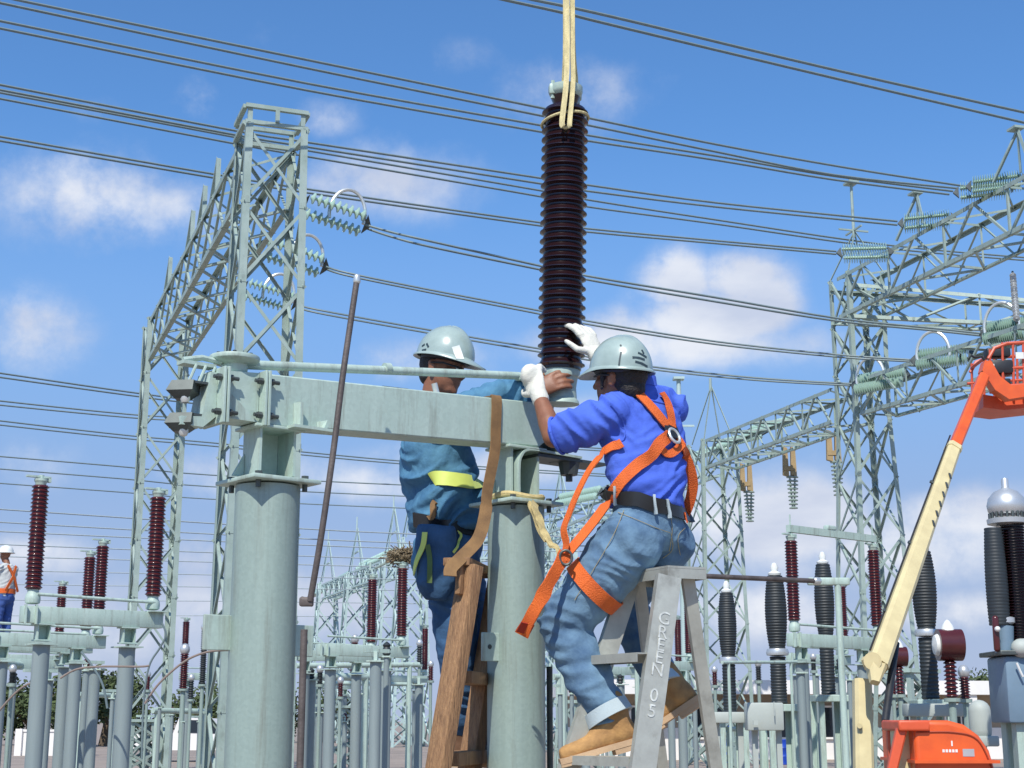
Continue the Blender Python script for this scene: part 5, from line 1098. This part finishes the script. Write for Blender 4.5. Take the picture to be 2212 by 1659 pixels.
# ---- black circuit breaker poles
def breaker(x, ytop, ymid, ybot, Y, lab, r=.16, m=PORCD):
    zt, zm, zb_ = at(x, ytop, Y).z, at(x, ymid, Y).z, at(x, ybot, Y).z; q = at(x, 1500, Y); q.z = 0
    t = thing('circuit_breaker_pole', q, lab, 'breaker pole', 'dark breaker poles'); H = zt - zm; prof = []
    n = 26
    for i in range(n):
        s_ = i / n; env = r * (.62 + .38 * math.sin(math.pi * min(1, (s_ * .92 + .06))) ** .8); h = s_ * H; prof += [(env * .94, h), (env, h + H / n * .45), (env * .94, h + H / n * .8)]
    MB().lathe(q + UP * zm, UP, prof, 22).build('interrupter', m, t, 50); MB().lathe(q + UP * (zm - .1), UP, [(r * .5, 0), (r * .95, .01), (r * 1.0, .05), (r * .9, .1), (r * .6, .11)], 18).build('collar', SILV, t); MB().lathe(q + UP * zt, UP, [(r * .55, 0), (r * .6, .03), (r * .45, .05), (r * .3, .06), (r * .36, .12), (r * .2, .18), (0, .19)], 14).build('top_terminal', WHITEP, t)
    prof = []; H2 = zm - .1 - zb_; n = 16
    for i in range(n): h = i / n * H2; prof += [(r * .66, h), (r * .72, h + H2 / n * .45), (r * .66, h + H2 / n * .8)]
    MB().lathe(q + UP * zb_, UP, prof, 18).build('support_column', m, t, 50)
    fr_ = MB(); fr_.box(q + UP * (zb_ - .06), (.5, .5, .1), bev=.01)
    for sx in (-.18, .18): fr_.ang(q + Vector((sx, -.15, 0)), q + Vector((sx, -.15, zb_ - .1)), .08, (1, 0, 0), (0, 1, 0)); fr_.ang(q + Vector((sx, .15, 0)), q + Vector((sx, .15, zb_ - .1)), .08, (-1, 0, 0), (0, -1, 0))
    fr_.build('steel_stand', GALV, t, 0); return t
breaker(1683, 1243, 1402, 1520, 22, 'dark grey bulging breaker pole left of the two red insulators', .165); breaker(1790, 1218, 1376, 1500, 23, 'dark grey breaker pole between the two joined red insulators', .155); breaker(2010, 1190, 1360, 1510, 21, 'largest dark bulging breaker pole right of the cream boom', .175)
breaker(1576, 1280, 1420, 1540, 24, 'dark breaker pole partly behind a red insulator right of the stepladder', .15)
# control cabinets on beams
for (x0, x1, y0, y1, Y, lab) in ((1612, 1688, 1518, 1578, 20, 'grey green control cabinet below the left breaker pole'), (1530, 1606, 1538, 1562, 20.3, 'thin pale grey box beam left of the control cabinet'), (1955, 2105, 1520, 1548, 20, 'pale grey horizontal box beam below the largest breaker pole')):
    a, b = at(x0, y1, Y), at(x1, y0, Y); m = MB(); m.box((a + b) / 2, (b.x - a.x, .3, b.z - a.z), bev=.02)
    if y1 - y0 > 40: m.box(Vector(((a.x + b.x) / 2 - .15, a.y - .235, (a.z + b.z) / 2 - .08)), (.06, .03, .06)); m.box(Vector(((a.x + b.x) / 2 + .1, a.y - .23, (a.z + b.z) / 2 + .1)), (.01, .02, .18))
    for sx in (a.x + .08, b.x - .08): m.ang(Vector((sx, Y, 0)), Vector((sx, Y, a.z)), .07, (1, 0, 0), (0, 1, 0))
    solo(m, 'control_cabinet' if y1 - y0 > 40 else 'support_beam', GREYB, lab, 'cabinet' if y1 - y0 > 40 else 'beam')
# ---- small arresters: red drums and thin posts at right
def post_dev(x, y0, y1, Y, r, lab, m=PORCR, drumr=None, name='surge_arrester'):
    z0, z1 = at(x, y1, Y).z, at(x, y0, Y).z; q = at(x, 1500, Y); q.z = 0; t = thing(name, q, lab, 'arrester', 'small ribbed posts among the steelwork'); H = z1 - z0
    mb = MB(); sheds(mb, q + UP * z0, UP, r, max(8, int(H / .05)), H, .68, 16); mb.build('ribbed_porcelain', m, t, 50)
    if drumr: d = MB(); d.cyl(q + Vector((-drumr * .7, 0, z1 + drumr)), q + Vector((drumr * .8, 0, z1 + drumr)), drumr, n=24); d.build('head_drum', PORCR, t); MB().lathe(q + Vector((-drumr * .7, 0, z1 + drumr)), (-1, 0, 0), [(drumr * .7, 0), (drumr * .6, .04), (0, .07)], 16).build('drum_cap', WHITEP, t); MB().lathe(q + UP * (z1 + drumr * 1.9), UP, [(.09, 0), (.07, .06), (.03, .12), (0, .14)], 12).build('top_terminal', WHITEP, t)
    else: MB().ell(q + UP * (z1 + r * .9), (Vector((1, 0, 0)), Vector((0, 1, 0)), UP), (r * 1.1, r * 1.1, r * 1.3), 14, 8).build('top_terminal', SILV, t)
    MB().lathe(q, UP, [(r * .55, 0), (r * .55, z0 - .05), (r * 1.2, z0 - .045), (r * 1.2, z0)], 16).build('pipe_post', GALVP, t); return t
post_dev(2056, 1428, 1508, 19, .085, 'post with a big red brown drum head right of the breaker pole', drumr=.20); post_dev(2085, 1462, 1510, 19.5, .07, 'short dark post with shiny ball top right of the red drum post')
post_dev(1945, 1440, 1500, 23, .07, 'thin dark post with red head just right of the cream boom foot', drumr=.15)
post_dev(395, 1412, 1488, 36, .11, 'thin maroon post left of the near lattice tower leg, shorter'); post_dev(436, 1362, 1478, 36, .085, 'thin dark post against the left lattice tower leg, taller', PORCD); post_dev(764, 1388, 1442, 47, .12, 'small maroon post between the rod and the twiggy bundle')
post_dev(412, 1470, 1510, 30, .06, 'very short dark post right of the thin maroon post', PORCD)
# ---- plain steel posts filling the yard
rnd = random.Random(11)
PX = [(28, 1480, 24), (104, 1470, 24), (142, 1545, 30), (186, 1450, 25), (205, 1448, 22), (243, 1510, 28), (258, 1500, 32), (345, 1530, 34), (322, 1560, 38), (372, 1545, 40), (396, 1560, 36), (430, 1560, 42), (672, 1470, 26), (708, 1565, 40), (745, 1560, 36), (812, 1430, 20.5), (835, 1420, 21), (772, 1500, 28), (905, 1480, 29), (1235, 1500, 28), (1262, 1510, 34), (1210, 1500, 24), (1340, 1480, 30), (1500, 1490, 26), (1600, 1575, 26), (1730, 1455, 20), (1762, 1460, 26), (1815, 1450, 24), (1835, 1470, 30), (1985, 1560, 28), (1925, 1520, 25), (690, 1540, 31), (1470, 1560, 33), (1310, 1555, 36)]
for i, (x, y, Y) in enumerate(sorted(PX)):
    z = at(x, y, Y); b = Vector((z.x, z.y, 0)); t = thing('steel_post', b, 'plain grey steel post, ' + ORD[i] + ' from the left along the bottom of the picture', 'post', 'plain posts in the switchyard'); r = rnd.choice((.04, .055, .08))
    MB().lathe(b, UP, [(r, 0), (r, z.z)], 14).build('pipe', POSTM, t); m = MB(); m.box(z + UP * .01, (r * 3, r * 3, .02)); 
    if i % 2: m.box(z + UP * .08, (.05, r * 2, .12)); m.box(z + UP * .15, (rnd.uniform(.3, .9), .08, .05), (e, nn, UP))
    m.build('head_plate', GALV, t, 0)
    if i % 3 == 0: MB().lathe(z + UP * .02, UP, [(.03, 0), (.06, .03), (.045, .06), (.06, .09), (.045, .12), (.06, .15), (.03, .18), (0, .2)], 12).build('small_insulator', PORCR if i % 2 else PORCD, t)
for i, (x, y0, y1, Y, r, mt) in enumerate([(24, 1452, 1476, 21, .05, PORCD), (128, 1420, 1442, 26, .05, PORCR), (255, 1455, 1480, 27, .05, PORCD), (318, 1462, 1490, 29, .05, PORCR), (690, 1452, 1478, 27, .06, PORCD), (735, 1476, 1505, 30, .06, PORCR), (905, 1395, 1435, 30, .06, PORCD), (930, 1440, 1470, 32, .06, PORCR), (1222, 1395, 1430, 27, .06, PORCR), (1300, 1462, 1490, 30, .05, PORCD), (1545, 1452, 1480, 26, .05, PORCR), (1640, 1440, 1470, 24, .05, PORCD), (1760, 1425, 1448, 25, .05, PORCD), (1930, 1470, 1500, 22, .05, PORCR)]):
    post_dev(x, y0, y1, Y, r, ORD[i] + ' from the left of the stubby ribbed posts low in the background', mt, name='stub_insulator')
for (x, y, Y, wd, lab) in ((1530, 1500, 34, .9, 'small lattice stand seen between the stepladder and the right-hand switches'), (1245, 1520, 34, .8, 'small lattice stand between the right column and the seated man'), (1955, 1455, 27, 1.0, 'small lattice stand just right of the cream boom foot'), (298, 1560, 38, .8, 'small lattice stand low between the left columns'), (750, 1530, 44, 1.0, 'small lattice stand low behind the leaning rod')):
    z = at(x, y, Y); b = Vector((z.x, z.y, 0)); t = thing('lattice_stand', b, lab, 'stand', 'small lattice stands'); add_truss(t, 'frame', b, z, e, nn, (wd / 2, wd / 2), (wd / 2.6, wd / 2.6), 4, .09, .06, True, LATT); MB().box(z + UP * .04, (wd * .9, wd * .9, .07), (e, nn, UP)).build('top_plate', GALV, t, 0)
# low rails between posts (background busbars)
for ir, (x0, y0, x1, y1, Y, r) in enumerate(sorted(((640, 1438, 905, 1436, 27, .05), (1200, 1425, 1390, 1428, 26, .05), (665, 1462, 800, 1462, 34, .09), (1560, 1431, 1720, 1430, 19, .022), (0, 1432, 90, 1440, 24, .05), (660, 1475, 900, 1478, 42, .06), (1195, 1462, 1330, 1460, 38, .08), (330, 1535, 450, 1537, 36, .07), (1570, 1575, 1610, 1575, 24, .04), (170, 1500, 260, 1503, 33, .06)))):
    a, b = at(x0, y0, Y), at(x1, y1, Y + 1.5); m = MB(); m.cyl(a, b, r, n=10)
    for q in (lerp(a, b, .08), lerp(a, b, .92)): m.cyl(Vector((q.x, q.y, 0)), q, r * .9, n=8)
    solo(m, 'pipe_rail', GALV, 'plain grey horizontal pipe on two posts, ' + ORD[ir] + ' from the left in the background yard', 'pipe', 'horizontal pipes in the switchyard')
# curved connecting cables at lower left
def loop(px, Y, r, lab, m=CABLE): solo(MB().tube(spline([at(x, y, Y + .02 * i) for i, (x, y) in enumerate(px)], 7), r, 8), 'jumper_cable', m, lab, 'cable', 'drooping jumper cables at lower left')
DC = mat('dull_brown_cable', (.22, .17, .14), .7)
loop([(-10, 1545), (30, 1500), (60, 1478), (95, 1470)], 17, .012, 'curved dark jumper cable at the lower left corner', DC); loop([(130, 1465), (165, 1446), (215, 1440), (300, 1440), (322, 1438)], 14.6, .010, 'brown jumper cable arching across the two left switch columns', DC)
loop([(313, 1520), (345, 1475), (400, 1428), (450, 1408), (505, 1404)], 14.9, .011, 'brown jumper cable rising from left switch to the lattice tower', DC); loop([(175, 1408), (200, 1440), (222, 1480), (232, 1530)], 15.6, .012, 'grey jumper cable dropping behind the second left column')
loop([(350, 1345), (358, 1372), (345, 1400), (322, 1440), (310, 1520), (306, 1640)], 16.2, .011, 'grey jumper cable hanging from the right end of the left switch beam')

# ================================================================ boom lift
bl_ = thing('boom_lift', at0(1960, 15), 'orange and cream boom lift at right with raised basket at top right', 'boom lift')
def bar4(m, a, b, w0, w1, side=Vector((0, 1, 0)), bev=True):
    d = (b - a).normalized(); s_ = (side - d * side.dot(d)).normalized(); t_ = d.cross(s_); vs = []
    for p, w_ in ((a, w0), (b, w1)):
        c = w_ * .18
        for (i, j) in ((-1, -1 + .36), (-1 + .36, -1), (1 - .36, -1), (1, -1 + .36), (1, 1 - .36), (1 - .36, 1), (-1 + .36, 1), (-1, 1 - .36)): vs.append(p + t_ * (i * w_ / 2) + s_ * (j * w_ / 2))
    n = 8; fs = [tuple(range(n)), tuple(range(n, 2 * n))] + [(i, (i + 1) % n, n + (i + 1) % n, n + i) for i in range(n)]; return m.add(vs, fs)
bA, bB, bC = at(1893, 1440, 17.0), at(2058, 972, 20.0), at(2124, 815, 21.3)
bar4(bar4(MB(), bA, bB, .24, .185), bA, at(1890, 1475, 16.9), .22, .10).build('outer_boom', CREAM, bl_, 20)
m = MB(); q = bB; d = (bC - bA).normalized(); bar4(m, bB - d * .3, bC, .155, .15); ib_ = m.build('inner_boom', LIORG, bl_, 20)
m = MB(); bar4(m, bB - d * .03, bB + d * .06, .205, .205); m.build('boom_collar', CREAM, bl_, 20)
dH = (bB - bA).normalized(); tH = dH.cross(Vector((0, 1, 0))).normalized(); tH = tH if tH.x < 0 else -tH
MB().tube(spline([lerp(bA, bB, .04) + tH * .13, lerp(bA, bB, .35) + tH * .125, lerp(bA, bB, .7) + tH * .115, lerp(bA, bB, 1.06) + tH * .10], 6), .013, 6).build('hydraulic_hose', BLACK, bl_)
for kH in (.2, .5, .8): MB().box(lerp(bA, bB, kH) + tH * .118, (.05, .06, .05), (tH, Vector((0, 1, 0)), dH)).build('hose_clip', DARKST, bl_)
# dark faded markings on the boom side
d = (bB - bA).normalized(); s_ = Vector((0, 1, 0)); s_ = (s_ - d * s_.dot(d)).normalized(); t_ = d.cross(s_); t_ = t_ if t_.x > 0 else -t_
for k in range(6):
    q = lerp(bA, bB, .60 + k * .048) + t_ * .05 - s_ * .112; m = MB(); m.box(q, (.03, .008, .10), ((d * .45 + t_).normalized(), s_, (d - t_ * .45).normalized())); m.build('faded_letter', DARKST, bl_, 0)
# knuckle, foot of the boom and riser
m = MB(); bar4(m, at(1900, 1425, 17.2), at(1876, 1432, 17.4), .2, .17); m.cyl(at(1885, 1428, 16.9), at(1885, 1428, 17.6), .10, n=16); m.build('lower_knuckle', CREAM, bl_, 20)
m = MB(); bar4(m, at(1862, 1470, 17.6), at(1868, 1800, 17.2), .20, .22); m.cyl(at(1857, 1568, 17.3), at(1857, 1568, 17.45), .03, n=10); m.build('riser', CREAM, bl_, 20)
MB().cyl(at(1935, 1390, 17.5), at(1912, 1560, 16.8), .045, n=12).build('lift_cylinder', BLACK, bl_)
# engine hood
Yh = 14.6
hx0, hx1 = at(1978, 1640, Yh).x, at(2148, 1640, Yh).x; zt_ = at(2050, 1556, Yh).z
prof = [(hx0, 0), (hx0, zt_ - .02), (hx0 + .04, zt_), (lerp(hx0, hx1, .45), zt_ + .0), (lerp(hx0, hx1, .65), zt_ - .04), (lerp(hx0, hx1, .83), zt_ - .14), (lerp(hx0, hx1, .95), zt_ - .28), (hx1, zt_ - .44), (hx1 + .01, zt_ - .62), (hx1, .35), (hx0 + .1, .35)]
m = MB(); poly = [Vector((x, Yh, max(z, .35))) for x, z in prof]; m.prism(poly, (0, 1.3, 0)); hood = m.build('engine_hood', LIORG, bl_, 30); b_ = hood.modifiers.new('bevel', 'BEVEL'); b_.width = .13; b_.segments = 4; b_.limit_method = 'ANGLE'; b_.angle_limit = R(35)
m = MB(); zc = at(2050, 1582, Yh).z; m.tube(spline([Vector((hx0 + .02, Yh - .005, zc)), Vector((lerp(hx0, hx1, .5), Yh - .005, zc + .0)), Vector((lerp(hx0, hx1, .8), Yh - .005, zc - .07)), Vector((hx1 - .03, Yh - .005, zc - .33))], 6), .008, 6); m.build('hood_seam', mat('dark_orange_seam', (.30, .04, .01), .6), hood)
MB().box(Vector(((hx0 + hx1) / 2 + .0, Yh + .6, at(2050, 1645, Yh).z)), (hx1 - hx0 + .06, 1.36, .03)).build('hood_rim', LIORG, hood, 0)
m = MB(); zz = at(2060, 1622, Yh).z
for k in range(5): m.box(Vector((at(2038 + k * 7, 1622, Yh).x, Yh - .003, zz)), (.022, .004, .028))
m.build('white_decal', WHITEP, hood, 0); MB().box(Vector((at(2056, 1606, Yh).x, Yh - .003, at(2056, 1606, Yh).z)), (.014, .004, .05)).build('white_decal', WHITEP, hood, 0)
MB().box(Vector((at(2092, 1626, Yh).x, Yh - .003, at(2092, 1626, Yh).z)), (.11, .004, .07)).build('grey_plate', SILV, hood, 0)
m = MB(); RDO = mat('lift_red_orange', (.66, .10, .035), .45, 0, var=.1)
m.box(at(1955, 1567, Yh + .3), (.30, .7, .10), bev=.02); bar4(m, at(1947, 1575, Yh + .05), at(1923, 1680, Yh), .10, .09); bar4(m, at(1925, 1572, Yh + .6), at(1932, 1700, Yh + .6), .10, .09); m.build('counterweight_frame', RDO, bl_, 20)
MB().box(at(1958, 1615, Yh + .35), (.24, .3, .42), bev=.02).build('control_box', CREAM, bl_, 20)
m = MB(); m.box(Vector(((hx0 + hx1) / 2 - .3, Yh + .6, .55)), (2.4, 1.5, .32), bev=.04); m.build('chassis', BLACK, bl_, 20)
for sx in (-1.35, .75):
    for sy in (-.1, 1.3): wh = MB().cyl(Vector(((hx0 + hx1) / 2 + sx, Yh + sy - .15, .42)), Vector(((hx0 + hx1) / 2 + sx, Yh + sy + .15, .42)), .42, n=24).build('wheel', BLACK, bl_); MB().cyl(Vector(((hx0 + hx1) / 2 + sx, Yh + sy - .16, .42)), Vector(((hx0 + hx1) / 2 + sx, Yh + sy + .16, .42)), .2, n=16).build('rim', CREAM, wh)
# jib and basket
m = MB(); YB = 21.3
m.prism([at(2122, 800, YB), at(2150, 842, YB), at(2180, 862, YB), at(2260, 850, YB), at(2260, 826, YB), at(2185, 832, YB), at(2160, 812, YB), at(2142, 780, YB), at(2128, 778, YB)], (0, .22, 0)); m.build('jib', LIORG, bl_, 20)
m = MB(); m.prism([at(2124, 852, YB + .4), at(2124, 880, YB + .4), at(2170, 886, YB + .4), at(2260, 876, YB + .4), at(2260, 852, YB + .4), at(2175, 860, YB + .4)], (0, .7, 0)); m.build('basket_floor', RDO, bl_, 20)
m = MB(); bk0, bk1 = at(2128, 800, YB + .3), at(2300, 800, YB + .3)
def bp(x, y, dy=0): q = at(x, y, YB + .3); q.y += dy; return q
for dy in (0, .9):
    m.tube([bp(2135, 775, dy), bp(2148, 752, dy), bp(2175, 742, dy), bp(2300, 735, dy)], .028, 8); m.tube([bp(2128, 800, dy), bp(2180, 795, dy), bp(2300, 790, dy)], .022, 8); m.tube([bp(2150, 835, dy), bp(2300, 826, dy)], .025, 8)
    for x in (2138, 2165, 2188, 2210, 2240, 2270): m.tube([bp(x, 755 if x < 2150 else 740, dy), bp(x + 2, 850, dy)], .02, 6)
for x in (2138, 2300): m.tube([bp(x, 765), bp(x, 765, .9)], .025, 6)
m.build('basket_rail', mat('lift_guard_red', (.55, .09, .04), .45), bl_)
m = MB(); m.box(bp(2166, 792, .1), (.34, .25, .22), bev=.04); m.box(bp(2158, 760, .1), (.36, .22, .14), bev=.03); m.box(bp(2168, 824, .1), (.22, .22, .10), bev=.02); m.tube([bp(2128, 780), bp(2120, 770), bp(2105, 772), bp(2098, 768)], .018, 6); m.build('control_console', BLACK, bl_, 30)
m = MB(); m.box(bp(2140, 797, -.05), (.07, .05, .12)); m.box(bp(2200, 770, -.05), (.12, .03, .10)); m.build('warning_label', WHITEP, bl_, 0)

# ================================================================ instrument transformer at the right edge
Yc = 16.0; cx = 2200; q0 = at(cx, 1500, Yc); q0.z = 0; sc_ = Yc / 3200 * 1.02
ct = thing('current_transformer', q0, 'large transformer at the right edge with silver dome, dark ribbed column and slate blue tank', 'transformer')
z1, z2, z3 = at(cx, 1132, Yc).z, at(cx, 1412, Yc).z, at(cx, 1562, Yc).z
def col_(m, x, r, za, zb_, n): mb = MB(); q = at(x, 1400, Yc); q.z = za; sheds(mb, q, UP, r, n, zb_ - za, .72, 28); return mb.build('ribbed_bushing', m, ct, 50)
col_(PORC, 2205, .165, z2 + .05, z1, 44)
qd = Vector((at(2197, 1400, Yc).x, Yc, z1)); MB().lathe(qd, UP, [(.14, -.02), (.215, 0), (.22, .05), (.15, .07)], 28).build('flange_ring', SILV, ct, 30); m = MB()
for k in range(20): a = k * .314; m.cyl(qd + Vector((.185 * math.cos(a), .185 * math.sin(a), .04)), qd + Vector((.185 * math.cos(a), .185 * math.sin(a), .12)), .014, n=6)
m.build('flange_bolt', DARKST, ct, 20); MB().lathe(qd + UP * .10, UP, [(.17, 0), (.20, .04), (.21, .10), (.19, .18), (.13, .25), (.05, .285), (.04, .30), (.04, .38), (.03, .40), (0, .40)], 28).build('dome', SILV, ct)
def barrel(x, r, za, zb_, name='grading_bushing'):
    prof = []; n = 30; H = zb_ - za; q = at(x, 1400, Yc - .1); q.z = za
    for i in range(n): s_ = i / n; env = r * (.72 + .28 * math.sin(math.pi * min(1, s_ * .7 + .25))); prof += [(env * .95, s_ * H), (env, (s_ + .45 / n) * H), (env * .95, (s_ + .8 / n) * H)]
    return MB().lathe(q, UP, prof, 22).build(name, PORCD, ct, 50)
barrel(2163, .12, at(2163, 1352, Yc).z, at(2163, 1142, Yc).z); q = at(2172, 1345, Yc - .1); MB().lathe(q, UP, [(.07, -.02), (.10, 0), (.10, .05), (.07, .06)], 18).build('bushing_collar', SILV, ct)
q = at(2170, 1412, Yc - .1); MB().cyl(q, at(2170, 1352, Yc - .1), .095, n=18).build('bushing_stub', SLATE, ct)
m = MB(); q = at(2152, 1372, Yc - .2); m.cap(q - UP * .14, .035, q + UP * .17, .035, 12); m.build('red_link', PORCR, ct); MB().cap(q + Vector((-.0, -.05, .06)), .03, q + Vector((0, -.06, .06)), .03, 10).build('link_cap', WHITEP, ct)
a, b = at(2168, 1562, Yc), at(2340, 1418, Yc); m = MB(); m.box((a + b) / 2 + Vector((0, .12, 0)), (b.x - a.x, .62, b.z - a.z), bev=.03); m.build('tank', SLATE, ct, 30)
m = MB(); m.box(Vector(((a.x + b.x) / 2, Yc + .12, b.z + .03)), (b.x - a.x + .12, .74, .05), bev=.01); m.build('tank_lid', DARKST, ct, 20); MB().cap(at(2205, 1400, Yc - .2), .1, at(2240, 1400, Yc - .2), .1, 16).build('terminal_box', GREYB, ct)
m = MB(); m.tube([at(2196, 1432, Yc - .25), at(2204, 1450, Yc - .25), at(2210, 1462, Yc - .25)], .012, 6); m.build('drain_pipe', WHITEP, ct)
m = MB()
for x in (2195, 2310): c = at(x, 1562, Yc - .1); m.ang(Vector((c.x, c.y, 0)), c, .16, (1, 0, 0), (0, 1, 0)); m.ang(Vector((c.x, c.y + .5, 0)), c + Vector((0, .5, 0)), .16, (1, 0, 0), (0, -1, 0))
m.build('steel_stand', GALV, ct, 0)
q = at(2122, 1545, 18); m = MB(); m.cap(q + Vector((0, .1, -.18)), .13, q + Vector((0, .1, .05)), .13, 16); m.box(q + Vector((0, .1, -.3)), (.34, .3, .12), bev=.02); m.cyl(Vector((q.x, q.y + .1, 0)), q + Vector((0, .1, -.3)), .06, n=12)
solo(m, 'junction_canister', GREYB, 'pale grey round canister on a post left of the slate blue tank', 'canister')
